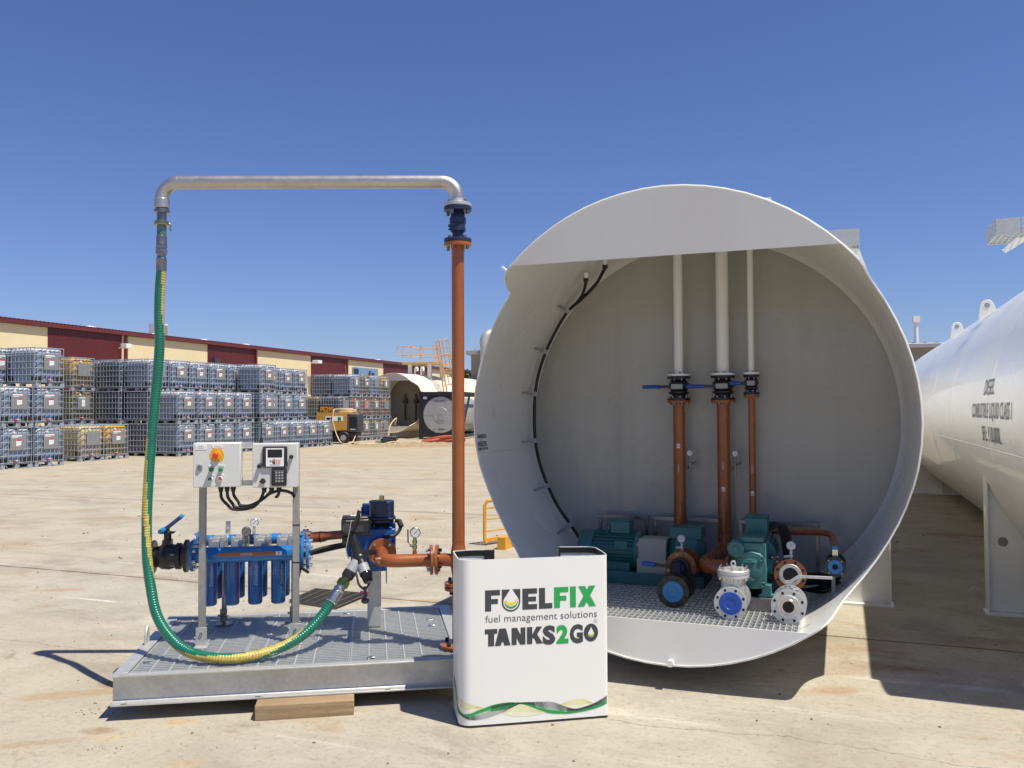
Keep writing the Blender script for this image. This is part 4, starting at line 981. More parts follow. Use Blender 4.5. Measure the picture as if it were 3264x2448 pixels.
# filter heads and canisters
xs = [.3585, .490, .6255, .762]
for i, x in enumerate(xs):
    m = MB()
    m.box(x-.012, x+.078, .74, .90, .752, .806); m.box(x-.01, x+.012, .735, .76, .765, .826); m.box(x+.056, x+.078, .735, .76, .765, .83); m.box(x-.004, x+.074, .80, .94, .80, .818)
    m.cyl((x, .735, .70), (x, .735, .752), .044, n=24); m.cyl((x+.016, .85, .70), (x+.016, .85, .752), .044, n=24)
    m.cyl((x+.002, .742, .82), (x+.002, .742, .834), .007, n=8); m.cyl((x+.067, .742, .825), (x+.067, .742, .84), .007, n=8)
    build(m, 'filter_head', castd, fm, .004)
for j, (dx, yy) in enumerate(((.0, .735), (.016, .85))):
    for i, x in enumerate(xs):
        m = MB(); zb_ = .421 if j == 0 else .44
        m.lathe((x+dx, yy, zb_), (0, 0, 1), [(0, .033), (.004, .039), (.012, .0435), (.25, .0435), (.262, .0445), (.274, .0445), (.28, .040)], 32)
        cn = build(m, 'filter_canister', dblue, fm)
        if j == 0:
            r = .0439
            P = lambda u, v, x=x, yy=yy: (x+r*sin(u/r), yy-r*cos(u/r), v)
            if i != 1:
                m = MB(); a0 = .012 if i < 2 else (.006 if i == 2 else .022)
                put_text(m, 'Donaldson', .021, .118, lambda u, v: P(a0+.013-v, .545+u), 0, .01, ref=.006)
                build(m, 'brand_lettering', mk('pale_blue_print', (.34, .43, .58), .4) if 'pale_blue_print' not in MATS else MATS['pale_blue_print'], cn)
            if i != 1:
                m = MB(); u0 = -.029 if i != 2 else -.034
                m.add([P(u0, .60), P(u0+.018, .60), P(u0+.018, .65), P(u0, .65)], [(0, 1, 2, 3)]); build(m, 'barcode_sticker', MATS.get('sticker_paper') or mk('sticker_paper', (.25, .30, .36), .5, 0, .25, 90), cn)
            m = MB(); vs = []
            for q in ((.046, .455), (.053, .455), (.053, .68), (.046, .68)): vs.append(P(*q))
            m.add(vs, [(0, 1, 2, 3)]); build(m, 'red_line', redp if i in (0, 1) else capcyan, cn)
# flow label
m = MB(); r = .0477
Pf = lambda x, v, dr=0: (x, y1-(r+dr)*cos(v/r), z1+(r+dr)*sin(v/r))
def strip(x0, x1, v0, v1, mi, dr):
    for k in range(4):
        a = v0+(v1-v0)*k/4; b = v0+(v1-v0)*(k+1)/4
        m.add([Pf(x0, a, dr), Pf(x1, a, dr), Pf(x1, b, dr), Pf(x0, b, dr)], [(0, 1, 2, 3)], mi)
strip(.424, .757, -.004, .018, 0, 0); strip(.757, .792, -.004, .018, 1, 0)
put_text(m, 'DIESEL', .0125, .072, lambda u, v: Pf(.553+u, v+.001, .0008), 2, .005, ref=.006)
m.add([Pf(.763, .015, .0008), Pf(.772, .015, .0008), Pf(.783, .007, .0008), Pf(.772, -.001, .0008), Pf(.763, -.001, .0008), Pf(.774, .007, .0008)], [(0, 1, 2, 5), (2, 3, 4, 5)], 3)
build(m, 'flow_label', [orange_l, inkw, inkgl, MATS['orange_ink']], fm)
# gauges
m = MB(); gauge(m, (.596, .90, .893), (0, -1, .1), .0265); build(m, 'pressure_gauge', [steel, dial, ink], fm)
m = MB(); m.cyl((.594, .91, .80), (.595, .905, .87), .008, n=10); m.box(.585, .604, .89, .92, .83, .845); build(m, 'gauge_stem', cast, fm)
m = MB(); gauge(m, (.573, .72, .862), (.12, -1, -.12), .0285); build(m, 'pressure_gauge', [zincd, mk('shaded_dial', (.20, .195, .18), .4), ink], fm)  # dial face darkened in its colour for the shade it sits in
m = MB(); m.cyl((.575, .735, .79), (.574, .73, .84), .0085, n=10); build(m, 'gauge_stem', zincd, fm)
# rear posts with pipe clamps
for x, lab in ((.395, 0), (.828, 1)):
    m = MB(); m.box(x-.014, x+.014, 1.02, 1.06, ZT+.004, .76); m.box(x-.05, x+.05, .99, 1.09, ZT-.004, ZT+.004); m.box(x-.022, x+.022, 1.008, 1.018, ZT+.02, ZT+.10)
    m.cyl((x-.035, 1.005, ZT+.06), (x+.035, 1.005, ZT+.06), .007, n=8)
    build(m, 'rear_post', zincd, fm, .002)
    m = MB(); m.box(x+.012, x+.042, .99, 1.0, .76, .895); m.ring((x+.012, y2, z2), (1, 0, 0), .0345, .040, .028, 24); m.cyl((x+.027, .988, .85), (x+.027, .98, .85), .008, n=6); build(m, 'pipe_clamp', galv, fm, .001)
# black ball valve on the left end
m = MB()
m.lathe((.04, y1, z1), (1, 0, 0), [(0, .098), (.014, .098), (.016, .06), (.04, .062), (.055, .074), (.10, .078), (.135, .066), (.137, .078), (.165, .078), (.167, .06), (.185, .058), (.186, .097), (.203, .097)], 36)
m.cyl((.125, y1, z1+.06), (.125, y1, z1+.15), .022, n=16); m.box(.085, .165, y1-.035, y1+.03, z1+.138, z1+.146); m.box(.10, .15, y1-.03, y1+.03, z1+.06, z1+.10)
m.cyl((.125, y1, z1+.146), (.125, y1, z1+.178), .012, n=12)
bv = build(m, 'ball_valve', black, fm, .002)
m = MB(); m.bolts((.05, y1, z1), (1, 0, 0), .08, 4, .008, .006, 0, .78); m.bolts((.178, y1, z1), (-1, 0, 0), .068, 6, .007, .05); build(m, 'valve_bolt', zincd, bv)
m = MB(); m.tube([(.108, y1-.07, z1+.162), (.125, y1-.02, z1+.172), (.16, y1+.09, z1+.205), (.175, y1+.135, z1+.22)], .012, 12); lv = build(m, 'lever', navy, bv)
m = MB(); m.tube([(.102, y1-.09, z1+.158), (.108, y1-.068, z1+.1625), (.114, y1-.05, z1+.166)], .0145, 12); m.tube([(.168, y1+.115, z1+.2125), (.176, y1+.14, z1+.222)], .0135, 12); build(m, 'lever_grip', capcyan, lv)

# ---------------------------------------------------------------- flow meter on its column
me_ = thing('flow_meter', 'blue flow meter with navy actuator dome and orange elbow on a galvanised column', 'flow meter', K, (1.345, .83, ZT))
m = MB(); m.box(1.302, 1.388, .79, .87, ZT+.001, .588); m.box(1.285, 1.425, .75, .93, .588, .594); m.box(1.418, 1.425, .80, .93, .50, .588); build(m, 'column', galv, me_, .002)
m = MB(); m.box(1.20, 1.475, .70, .90, .632, .86); m.box(1.285, 1.405, .72, .90, .594, .634); m.cyl((1.39, .70, .728), (1.39, .640, .728), .075, n=28)
m.cyl((1.20, .80, .755), (1.175, .80, .755), .08, n=24)
for k in range(5): m.box(1.21+k*.055, 1.235+k*.055, .695, .905, .86, .872)
m.box(1.452, 1.478, .74, .86, .70, .885)
mbod = build(m, 'meter_body', mblue, me_, .01)
m = MB(); m.box(1.268, 1.36, .80, .92, .872, 1.0); m.box(1.262, 1.275, .79, .80, .89, .99); m.box(1.275, 1.45, .82, .9, .872, .93); build(m, 'terminal_box', mblue, me_, .008)
m = MB()
ct = [(x, y) for x, y in rrect(1.312, 1.468, .68, .83, .055, 6)]
m.ext(ct, (0, 0, .932), (1, 0, 0), (0, 1, 0), (0, 0, .098)); m.ext(rrect(1.302, 1.478, .67, .84, .05, 6), (0, 0, .918), (1, 0, 0), (0, 1, 0), (0, 0, .013)); m.ext(rrect(1.315, 1.465, .685, .825, .05, 6), (0, 0, .895), (1, 0, 0), (0, 1, 0), (0, 0, .022))
ac = build(m, 'actuator', navy, me_, .004)
m = MB(); m.cyl((1.39, .755, 1.03), (1.39, .755, 1.035), .03, n=20); m.cyl((1.39, .755, 1.035), (1.39, .755, 1.062), .0165, n=6); build(m, 'indicator_nut', brass, ac)
m = MB(); m.lathe((1.39, .75, .86), (0, 0, 1), [(0, .05), (.015, .042), (.03, .055), (.036, .075)], 20); build(m, 'actuator_mount', black, me_)
m = MB(); m.tube(spline([(1.475, .73, .905), (1.50, .72, .905), (1.51, .71, .885), (1.50, .70, .85), (1.47, .68, .822), (1.43, .67, .815), (1.40, .66, .815)], 6), .0115, 10); m.cyl((1.497, .722, .906), (1.512, .70, .872), .017, n=10); build(m, 'actuator_cable', rubber, me_)
m = MB(); m.box(1.145, 1.315, .60, .70, .835, .935); m.ext([(-.05, 0), (.05, 0), (.04, .018), (-.04, .018)], (1.150, .65, .935), (0, 1, 0), (0, 0, 1), (.16, 0, 0)); m.box(1.15, 1.20, .61, .69, .78, .835); rg = build(m, 'register', black, me_, .008)
m = MB(); m.box(1.20, 1.262, .625, .665, .9535, .955); build(m, 'register_label', whitep, rg)
m = MB(); m.lathe((1.18, .599, .88), (0, -1, 0), [(0, .03), (.004, .029), (.005, .024)], 24); m.box(1.225, 1.28, .597, .60, .86, .90); build(m, 'register_window', gdark, rg)
m = MB(); m.tube(spline([(1.20, .88, .74), (1.10, .90, .72), (.99, .88, .70), (.93, .84, .69), (.90, .72, .66), (.89, .58, .60)], 6), .013, 10); m.tube(spline([(1.20, .87, .755), (1.10, .885, .738), (.99, .865, .718), (.92, .80, .70)], 6), .011, 10); build(m, 'meter_cable', rubber, me_)
# orange elbow pipe with flanges
m = MB(); fc = (1.392, .625, .728); m.flange(fc, (0, -1, 0), .086, .016, 0)
el = [(1.392, .615, .728), (1.392, .50, .728)]+[(1.392+.095*(1-cos(a)), .40-.1*sin(a), .728) for a in [pi/2*k/9 for k in range(10)]]+[(1.60, .30, .728), (1.69, .30, .728)]
m.tube(el, .0375, 28)
m.flange((1.662, .30, .728), (1, 0, 0), .086, .017, 0); m.cyl((1.575, .30, .755), (1.575, .30, .785), .0125, n=14); m.cyl((1.40, .34, .735), (1.345, .31, .735), .014, n=12)
ep = build(m, 'elbow_pipe', orange, me_)
m = MB(); m.bolts((fc[0], .609, fc[2]), (0, -1, 0), .066, 4, .0105, .012, 0, .785); m.bolts((fc[0], .597, fc[2]), (0, -1, 0), .066, 4, .006, .012, 0, .785, 10); m.bolts((1.662, .30, .728), (-1, 0, 0), .068, 4, .0105, .02, 0, .785); m.ring((1.37, .322, .735), (-.88, -.46, 0), .008, .0165, .012, 12)
build(m, 'flange_bolt', steel, ep)
m = MB(); gauge(m, (1.578, .295, .889), (0, -1, 0), .0305); build(m, 'pressure_gauge', [brass, dial, ink], ep)
m = MB(); m.cyl((1.575, .30, .785), (1.576, .30, .86), .010, n=12); m.cyl((1.575, .30, .795), (1.5755, .30, .815), .0135, n=6); m.cyl((1.575, .30, .825), (1.5755, .30, .845), .0135, n=6); m.cyl((1.575, .295, .815), (1.55, .285, .815), .008, n=8)
m.bar((1.553, .283, .815), (1.536, .278, .835), .008, .003); gc = build(m, 'gauge_cock', brass, ep)
m = MB(); m.bar((1.536, .278, .835), (1.5345, .278, .91), .008, .006, up=(0, 1, 0)); build(m, 'cock_lever', navy, gc)

# ---------------------------------------------------------------- loading gantry: orange standpipe, blue swivel, overhead steel pipe
px_, py_ = 1.825, .25
ga = thing('pipe_gantry', 'tall orange standpipe with blue swivel joint and bent bare steel pipe overhead', 'pipe', K, (px_, .12, ZT))
m = MB(); m.lathe((px_, py_, .60), (0, 0, 1), [(0, .0368), (1.98, .0368)], 36)
m.tube([(1.70, .30, .728), (1.74, .292, .728), (1.80, .26, .728)], .0375, 24); m.flange((1.695, .301, .728), (.985, -.17, 0), .086, .017, 0)
m.lathe((px_, py_, .70), (0, 0, 1), [(-.06, .0372), (-.02, .044), (.03, .049), (.08, .044), (.12, .0372)], 32)
m.flange((px_-.0, py_, .585), (0, 0, 1), .082, .018, 0); m.flange((px_, py_, 2.556), (0, 0, 1), .081, .022, 0); m.ring((px_, py_, .845), (0, 0, 1), .036, .0378, .008)
sp = build(m, 'standpipe', orange, ga)
m = MB(); m.flange((px_, py_, .56), (0, 0, 1), .082, .018, 0); m.cyl((px_, py_, .26), (px_, py_, .56), .0368, n=28); m.flange((px_, py_, ZT+.001), (0, 0, 1), .11, .016, 0); build(m, 'base_pipe', orange, ga)
m = MB(); m.bolts((px_, py_, .603), (0, 0, 1), .064, 4, .011, .02, 0, .785); m.bolts((px_, py_, .56), (0, 0, -1), .064, 4, .011, .018, 0, .785); m.bolts((px_, py_, ZT+.017), (0, 0, 1), .088, 4, .011, .02, 0, .785); m.bolts((1.712, .298, .728), (.985, -.17, 0), .068, 4, .0105, .016, 0, .785); build(m, 'flange_bolt', black, ga)
m = MB(); m.flange((px_, py_, 2.580), (0, 0, 1), .081, .022, 0); m.flange((px_, py_, 2.764), (0, 0, 1), .081, .026, 0)
m.lathe((px_, py_, 2.60), (0, 0, 1), [(0, .0335), (.035, .032), (.048, .047), (.065, .0475), (.067, .044), (.09, .044), (.092, .0485), (.125, .0485), (.128, .043), (.145, .041), (.166, .034)], 32)
sw = build(m, 'swivel_joint', navy, ga)
m = MB()
for z in (2.655, 2.67, 2.68): m.cyl((px_-.045, py_-.01, z), (px_-.056, py_-.012, z), .005, n=6)
build(m, 'grease_nipple', navy, sw)
m = MB(); m.bolts((px_, py_, 2.602), (0, 0, 1), .064, 4, .0095, .014, 0, .6); m.bolts((px_, py_, 2.556), (0, 0, -1), .064, 4, .0095, .02, 0, .6); m.bolts((px_, py_, 2.812), (0, 0, 1), .064, 4, .0095, .012, 0, .6); m.bolts((px_, py_, 2.764), (0, 0, -1), .064, 4, .0095, .022, 0, .6); build(m, 'flange_bolt', zincd, ga)
m = MB(); m.flange((px_, py_, 2.791), (0, 0, 1), .080, .020, 0); m.lathe((px_, py_, 2.811), (0, 0, 1), [(0, .042), (.012, .0385), (.03, .0385)], 28); build(m, 'steel_flange', galv, ga)
L = Vector((.112, .527, 0))-Vector((px_, py_, 0)); Ld = L.normalized(); LL = L.length
re = .098
A = Vector((px_, py_, 2.838)); zc = 2.940
pts = [A, A+Vector((0, 0, .004))]+[Vector((px_, py_, zc-re))+Ld*re*(1-cos(a))+Vector((0, 0, re*sin(a))) for a in [pi/2*k/10 for k in range(11)]]
m = MB(); m.tube(pts, .0388, 28); build(m, 'pipe_elbow', galv_p, ga)
P0 = pts[-1]; Bz = Vector((px_, py_, 0))+L
P1 = Vector((Bz.x, Bz.y, zc))-Ld*re
m = MB(); m.tube([P0, P0+(P1-P0)*.5, P1], .0384, 28); m.ring(P0-Ld*.0015, Ld, .037, .0396, .003); m.ring(P1-Ld*.0015, Ld, .037, .0396, .003); build(m, 'overhead_pipe', galv_p, ga)
pts = [P1+Ld*re*sin(a)+Vector((0, 0, -re*(1-cos(a)))) for a in [pi/2*k/10 for k in range(11)]]
m = MB(); m.tube(pts, .0388, 28); build(m, 'pipe_elbow', galv_p, ga)
hx, hy = Bz.x, Bz.y
m = MB(); m.lathe((hx, hy, 2.845), (0, 0, -1), [(0, .0385), (.004, .0425), (.052, .043), (.056, .040)], 28); build(m, 'threaded_socket', galv_p, ga)
# ---------------------------------------------------------------- hose with its couplings
ho = thing('loading_hose', 'green and yellow ribbed hose hanging from the overhead pipe and looping over the deck', 'hose', K, (.48, .12, ZT), None)
m = MB(); m.disc((hx, hy, 2.784), (0, 0, -1), .045, .022, 8, ch=.004); m.cyl((hx, hy, 2.79), (hx, hy, 2.712), .027, n=24); build(m, 'hose_adaptor', zincd, ho)
m = MB(); m.lathe((hx, hy, 2.714), (0, 0, -1), [(0, .036), (.004, .043), (.011, .043), (.013, .040), (.016, .040), (.018, .0435), (.027, .043), (.03, .034)], 28); m.tube([(hx+.043, hy-.01, 2.70), (hx+.055, hy-.012, 2.69), (hx+.05, hy-.015, 2.665), (hx+.058, hy-.016, 2.65)], .004, 6); build(m, 'clamp_ring', brass, ho)
m = MB(); m.cyl((hx, hy, 2.69), (hx, hy, 2.62), .0268, n=24); build(m, 'sight_tube', mk('greenish_tube', (.13, .22, .16), .2, .5, .2, 30), ho)
m = MB(); m.lathe((hx, hy, 2.625), (0, 0, -1), [(0, .027), (.002, .0295), (.052, .030), (.054, .026), (.056, .026)], 24); m.cyl((hx, hy, 2.571), (hx, hy, 2.553), .032, n=6); m.cyl((hx, hy, 2.554), (hx, hy, 2.543), .026, n=20); m.cyl((hx, hy, 2.545), (hx, hy, 2.518), .037, n=6, rot=.3)
m.lathe((hx, hy, 2.519), (0, 0, -1), [(0, .027), (.012, .024), (.024, .026), (.026, .0305), (.034, .0305), (.038, .0295), (.10, .0298), (.102, .027)], 24); build(m, 'hose_coupling', zincd, ho)
def KP(x, y, z):                 # world -> frame K
    q = Vector((x, y, 0))-K.o; return Vector((q.dot(K.r), q.dot(K.n), z))
hp = [(hx, hy, 2.425), KP(-2.058, 5.0, 2.30), KP(-2.058, 4.995, 2.15), KP(-2.052, 4.99, 1.972), KP(-2.068, 4.98, 1.70), KP(-2.082, 4.96, 1.436), KP(-2.09, 4.94, 1.171), KP(-2.088, 4.92, .988), KP(-2.072, 4.89, .780), KP(-2.036, 4.86, .605), KP(-1.983, 4.82, .460), KP(-1.885, 4.77, .350), KP(-1.764, 4.72, .286), KP(-1.598, 4.685, .262), KP(-1.434, 4.715, .262), KP(-1.286, 4.80, .288), KP(-1.174, 4.885, .343), KP(-1.094, 4.95, .427), KP(-1.042, 4.985, .505)]
sp_ = spline(hp, 14)
# resample by arc length for even ribs
D = [0]
for a, b in zip(sp_, sp_[1:]): D.append(D[-1]+(b-a).length)
def at(s):
    s = max(0, min(D[-1]-1e-6, s))
    import bisect
    i = bisect.bisect_right(D, s)-1; t = (s-D[i])/max(1e-9, D[i+1]-D[i]); return sp_[i]+(sp_[i+1]-sp_[i])*t
pitch = .0152; cnt = int(D[-1]/pitch)*4; pts = []; rad = []; frac = []
for k in range(cnt+1):
    s = k*pitch/4; pts.append(at(s)); frac.append(s/D[-1]); rad.append([.0265, .0287, .0293, .0287][k % 4])
keys = [(0, (.88, -.47, 0), .80), (.07, (.92, -.4, 0), .84), (.12, (1, .1, 0), .95), (.26, (-1, .2, 0), .9), (.31, (-.92, -.4, 0), .80), (.38, (-.65, -.75, 0), .80), (.43, (-.25, -.97, 0), .82), (.48, (.45, -.9, 0), .86), (.53, (.9, -.4, 0), .86), (.58, (.9, .5, 0), .97), (.62, (-.3, 0, -1), .85), (.68, (-.1, -.35, -.95), .62), (.74, (0, -.75, -.6), .48), (.80, (.1, -.95, .0), .45), (.86, (-.1, -.6, .75), .6), (.91, (-.6, -.1, .8), .75), (.96, (-.7, .5, .5), .95), (1.0, (-.7, .5, .5), .99)]
def fmi(i, nrm):
    f = frac[i]
    for (f0, d0, c0), (f1, d1, c1) in zip(keys, keys[1:]):
        if f0 <= f <= f1:
            t = (f-f0)/(f1-f0); d = (Vector(d0)*(1-t)+Vector(d1)*t).normalized(); return 1 if nrm.dot(d) > c0+(c1-c0)*t else 0
    return 0
m = MB(); m.tube(pts, .029, 24, rad=rad, fmi=fmi); build(m, 'ribbed_hose', [hose_g, hose_y], ho, sharp=1.2)
e = pts[-1]; d = (pts[-1]-pts[-12]).normalized(); tgt = Vector((1.262, .46, .735)); d = (tgt-e).normalized()
Lc = (tgt-e).length
m = MB(); m.lathe(e-d*.012, d, [(0, .031), (.004, .034), (.07, .034), (.073, .030), (.078, .031), (.084, .034), (.092, .034), (.096, .029), (.115, .028)], 24); build(m, 'hose_ferrule', steel, ho)
m = MB(); m.cyl(e+d*.10, e+d*.135, .036, n=6); m.cyl(e+d*.135, e+d*.155, .029, n=16); build(m, 'hose_nut', mk('olive_brass', (.25, .26, .07), .25, 1., .2, 20), ho)
# ---------------------------------------------------------------- dry-break nozzle
nz = thing('fuel_nozzle', 'black and grey fuel nozzle with pull handle at the lower hose end', 'nozzle', K, tuple(e+d*.2))
q = e+d*.155
m = MB(); m.lathe(q, d, [(0, .034), (.012, .037), (.04, .037), (.042, .034)], 20); build(m, 'hose_tail', black, nz)
m = MB(); m.lathe(q+d*.042, d, [(0, .034), (.05, .033), (.075, .030)], 20); build(m, 'grey_sleeve', lgrey, nz)
h = q+d*.135
dn = Vector((.36, -.45, -.82)).normalized()
m = MB(); m.sph(h, .040, 16); m.lathe(h, Vector((-.28, .12, 1)), [(0, .034), (.03, .032), (.055, .03), (.10, .024), (.13, .02), (.165, .012)], 18); m.bar(h+Vector((0, 0, .03)), h+Vector((.10, .02, .03)), .03, .028); m.cyl(h, h+dn*.045, .034, n=20); m.tube([h+Vector((-.035, 0, .16)), h+Vector((-.012, -.01, .22)), h+Vector((.0, -.02, .28)), h+Vector((.004, -.02, .265))], .012, 10)
build(m, 'nozzle_body', black, nz)
m = MB(); m.lathe(h+dn*.045, dn, [(0, .0345), (.05, .035), (.052, .033)], 22); build(m, 'grey_sleeve', lgrey, nz)
c0 = h+dn*.098
m = MB(); m.lathe(c0, dn, [(0, .035), (.01, .036), (.018, .031), (.055, .028), (.062, .02)], 22)
nc = build(m, 'dust_cap', mk('glossy_black', (.01, .01, .01), .12, 0, .1, 9), nz)
m = MB(); side = Vector((.9, .3, .1)).normalized()
b = c0+Vector((0, -.005, -.10))
m.tube(spline([h+dn*.03-side*.04, c0-side*.048+Vector((0, 0, -.02)), c0-side*.035+Vector((0, 0, -.065)), b], 6), .007, 8); m.tube(spline([c0+side*.036, c0+side*.04+Vector((0, 0, -.03)), c0+side*.03+Vector((0, 0, -.06)), b], 6), .006, 8); m.cyl(b+Vector((0, 0, .02)), b+Vector((0, 0, -.045)), .010, n=10)
m.sph(b+Vector((0, 0, -.062)), .023, 14, sc=(1.05, .7, .8)); build(m, 'pull_handle', gdark, nz)
m = MB(); m.bar(b+Vector((-.028, -.002, -.006)), b+Vector((-.008, -.002, -.012)), .01, .008); m.bar(b+Vector((.008, -.002, -.012)), b+Vector((.02, -.002, -.018)), .01, .008); build(m, 'red_pin', redp, nz)
m = MB(); m.tube(spline([h+Vector((-.06, -.02, .0)), h+Vector((-.075, -.03, .06)), h+Vector((-.06, -.035, .14)), h+Vector((-.045, -.035, .225))], 6), .0032, 6); m.cyl(h+Vector((-.075, -.035, .225)), h+Vector((-.03, -.035, .225)), .002, n=6); build(m, 'wire_bail', steel, nz)

# ---------------------------------------------------------------- promotional counter
BN = Fr(-.235, 4.361, -radians(11.3))
pc = thing('promotional_counter', 'white pop-up counter with printed logo standing in front of the tank', 'counter', BN, (.36, .15, 0))
HB = .84
# outline (counter-clockwise from the open back, round the left side, along the front, round the right side)
def outline():
    o = [(.155, .318), (.10, .328), (.05, .328), (.005, .318)]
    o += arc((.005, .283), .035, pi/2, pi, 5)[1:]+[(-.032, .20), (-.034, .12)]
    o += [(-.036+.062-.062*cos(a), .062-.062*sin(a)) for a in [pi/2*k/8 for k in range(9)]][:]
    o += [(.10, -.0005), (.25, -.001), (.40, -.001), (.55, 0), (.66, .0), (.70, .001)]
    o += [(.728+.016*sin(a), .017-.016*cos(a)) for a in [1.3*k/4 for k in range(5)]]
    o += [(.752, .08), (.755, .16), (.757, .22)]+[(.757-.06*(1-cos(a)), .23+.07*sin(a)) for a in [pi/2*k/6 for k in range(7)]]+[(.64, .312), (.566, .325)]
    return o
OUT = outline()
SD = [0]
for (a, b), (c, d_) in zip(OUT, OUT[1:]): SD.append(SD[-1]+sqrt((c-a)**2+(d_-b)**2))
i0 = min(range(len(OUT)), key=lambda i: (abs(OUT[i][0]-.026)+abs(OUT[i][1])) ); S0 = SD[i0]-OUT[i0][0]
def onb(s, z, d=.001):
    s = s+S0
    for i in range(len(SD)-1):
        if s <= SD[i+1] or i == len(SD)-2: break
    t = (s-SD[i])/(SD[i+1]-SD[i]); a, b = OUT[i], OUT[i+1]
    tx, ty = b[0]-a[0], b[1]-a[1]; l = sqrt(tx*tx+ty*ty)
    return (a[0]+tx*t+ty/l*d, a[1]+ty*t-tx/l*d, z)
def wall(z0, z1, th, mi=0, s_in=0.):
    m = MB(); n = len(OUT); inn = []
    for i, p in enumerate(OUT):
        a = OUT[max(0, i-1)]; b = OUT[min(n-1, i+1)]; tx, ty = b[0]-a[0], b[1]-a[1]; l = sqrt(tx*tx+ty*ty); inn.append((p[0]-ty/l*th, p[1]+tx/l*th))
    out2 = [(p[0]+(q[0]-p[0])*s_in/th, p[1]+(q[1]-p[1])*s_in/th) for p, q in zip(OUT, inn)]
    vs = [(x, y, z0) for x, y in out2]+[(x, y, z1) for x, y in out2]+[(x, y, z0) for x, y in inn]+[(x, y, z1) for x, y in inn]
    fs = []
    for i in range(n-1): fs += [(i, i+1, n+i+1, n+i), (2*n+i, 3*n+i, 3*n+i+1, 2*n+i+1), (n+i, n+i+1, 3*n+i+1, 3*n+i), (i, 2*n+i, 2*n+i+1, i+1)]
    fs += [(0, n, 3*n, 2*n), (n-1, 3*n-1, 4*n-1, 2*n-1)]
    return m.add(vs, fs, mi)
build(wall(.012, HB, .004), 'wrap_panel', banner, pc, sharp=.9)
build(wall(HB-.034, HB-.004, .008, 0, .0042), 'top_trim', black, pc)
build(wall(0, .0118, .012), 'bottom_trim', black, pc)
m = MB(); m.box(.145, .20, .305, .318, .03, HB-.002); m.box(.562, .572, .312, .324, .03, HB-.001); build(m, 'edge_strip', black, pc, .002)
m = MB()
f = lambda x, z, d=.0012: onb(x, z, d)
def poly(pts, mi, d=.0012):
    m.add([f(x, z, d) for x, z in pts], [list(range(len(pts)))], mi)
za, zb_ = .579, .685
def rect(x0, x1, z0, z1, mi, d=.0012): poly([(x0, z0), (x1, z0), (x1, z1), (x0, z1)], mi, d)
def letF(x0, x1, mi): rect(x0, x0+.031, za, zb_, mi); rect(x0+.031, x1, zb_-.027, zb_, mi); rect(x0+.031, x1-.011, za+.036, za+.061, mi)
letF(.096, .173, 0); letF(.456, .532, 1)
rect(.289, .320, za, zb_, 0); rect(.320, .366, zb_-.027, zb_, 0); rect(.320, .361, za+.040, za+.064, 0); rect(.320, .366, za, za+.026, 0)
rect(.376, .408, za, zb_, 0); rect(.408, .446, za, za+.027, 0); rect(.541, .572, za, zb_, 1)
def lx(x0, x1, z0, z1, w, mi):
    poly([(x0, z0), (x0+w, z0), (x1-.002, z1), (x1-.002-w, z1)], mi)
    poly([(x1-w, z0), (x1, z0), (x0+.004+w, z1), (x0+.004, z1)], mi, .0014)
lx(.581, .680, za, zb_, .036, 1)
# U with the drop
poly([(.182, zb_), (.182, .620)]+[(.230+.048*cos(a), .622+.049*sin(a)) for a in [pi+pi*k/16 for k in range(17)]]+[(.278, .620), (.278, zb_)], 0)
def drop(cx, zt, zc, r, mi, d):
    pts = [(cx+r*cos(a), zc+r*sin(a)) for a in [pi-.45+(pi+.9)*k/24 for k in range(25)]]+[(cx+.001, zt)]
    poly(pts, mi, d)
drop(.230, .692, .621, .040, 2, .0016); rect(.2235, .2365, .668, .687, 2, .0016)
def cres(cx, zc, r, dz, r2, mi, d, a0=.25):
    o = [(cx+r*cos(a), zc+r*sin(a)) for a in [pi+a0*-1+(pi+2*a0)*k/20 for k in range(21)]]
    i = [(cx+r2*cos(a), zc+dz+r2*sin(a)) for a in [2*pi-.12-(pi-.24)*k/20 for k in range(21)]]
    n = 21
    m.add([f(*p, d) for p in o]+[f(*p, d) for p in i[::-1]], [(k, k+1, n+k+1, n+k) for k in range(20)], mi)
cres(.230, .622, .035, .009, .0335, 3, .0020, .1); cres(.230, .632, .030, .013, .027, 4, .0023, .15)
# TANKS2GO
t0, t1_ = .403, .489
rect(.094, .158, t1_-.024, t1_, 0); rect(.111, .142, t0, t1_-.024, 0)
w = .030
poly([(.145, t0), (.176, t0), (.199, t1_), (.168, t1_)], 0); poly([(.194, t0), (.226, t0), (.203, t1_), (.172, t1_)], 0, .0013); rect(.165, .205, t0+.018, t0+.037, 0, .0014)
rect(.232, .258, t0, t1_, 0); rect(.279, .304, t0, t1_, 0); poly([(.2325, t1_), (.276, t0), (.3035, t0), (.260, t1_)], 0, .0013)
rect(.312, .340, t0, t1_, 0); poly([(.334, t0+.036), (.361, t1_), (.392, t1_), (.350, t0+.026)], 0, .0013); poly([(.341, t0+.050), (.362, t0), (.395, t0), (.358, t0+.060)], 0, .0014)
put_text(m, 'S', .0885, .068, lambda u, v: f(.394+u, t0-.001+v), 0, .055)
put_text(m, '2', .0870, .064, lambda u, v: f(.467+u, t0-.001+v), 1, .055)
put_text(m, 'G', .0885, .071, lambda u, v: f(.538+u, t0-.003+v), 0, .055)
poly([(.652+.0385*cos(a), .4435+.046*sin(a)) for a in [2*pi*k/36 for k in range(36)]], 0)
drop(.652, .472, .436, .0165, 2, .0016); cres(.652, .436, .0145, .004, .0138, 3, .0020, .1); cres(.652, .440, .0125, .005, .011, 4, .0023, .15)
put_text(m, 'fuel management solutions', .038, .588, lambda u, v: f(.097+u, .5225+v), 5, -.004)
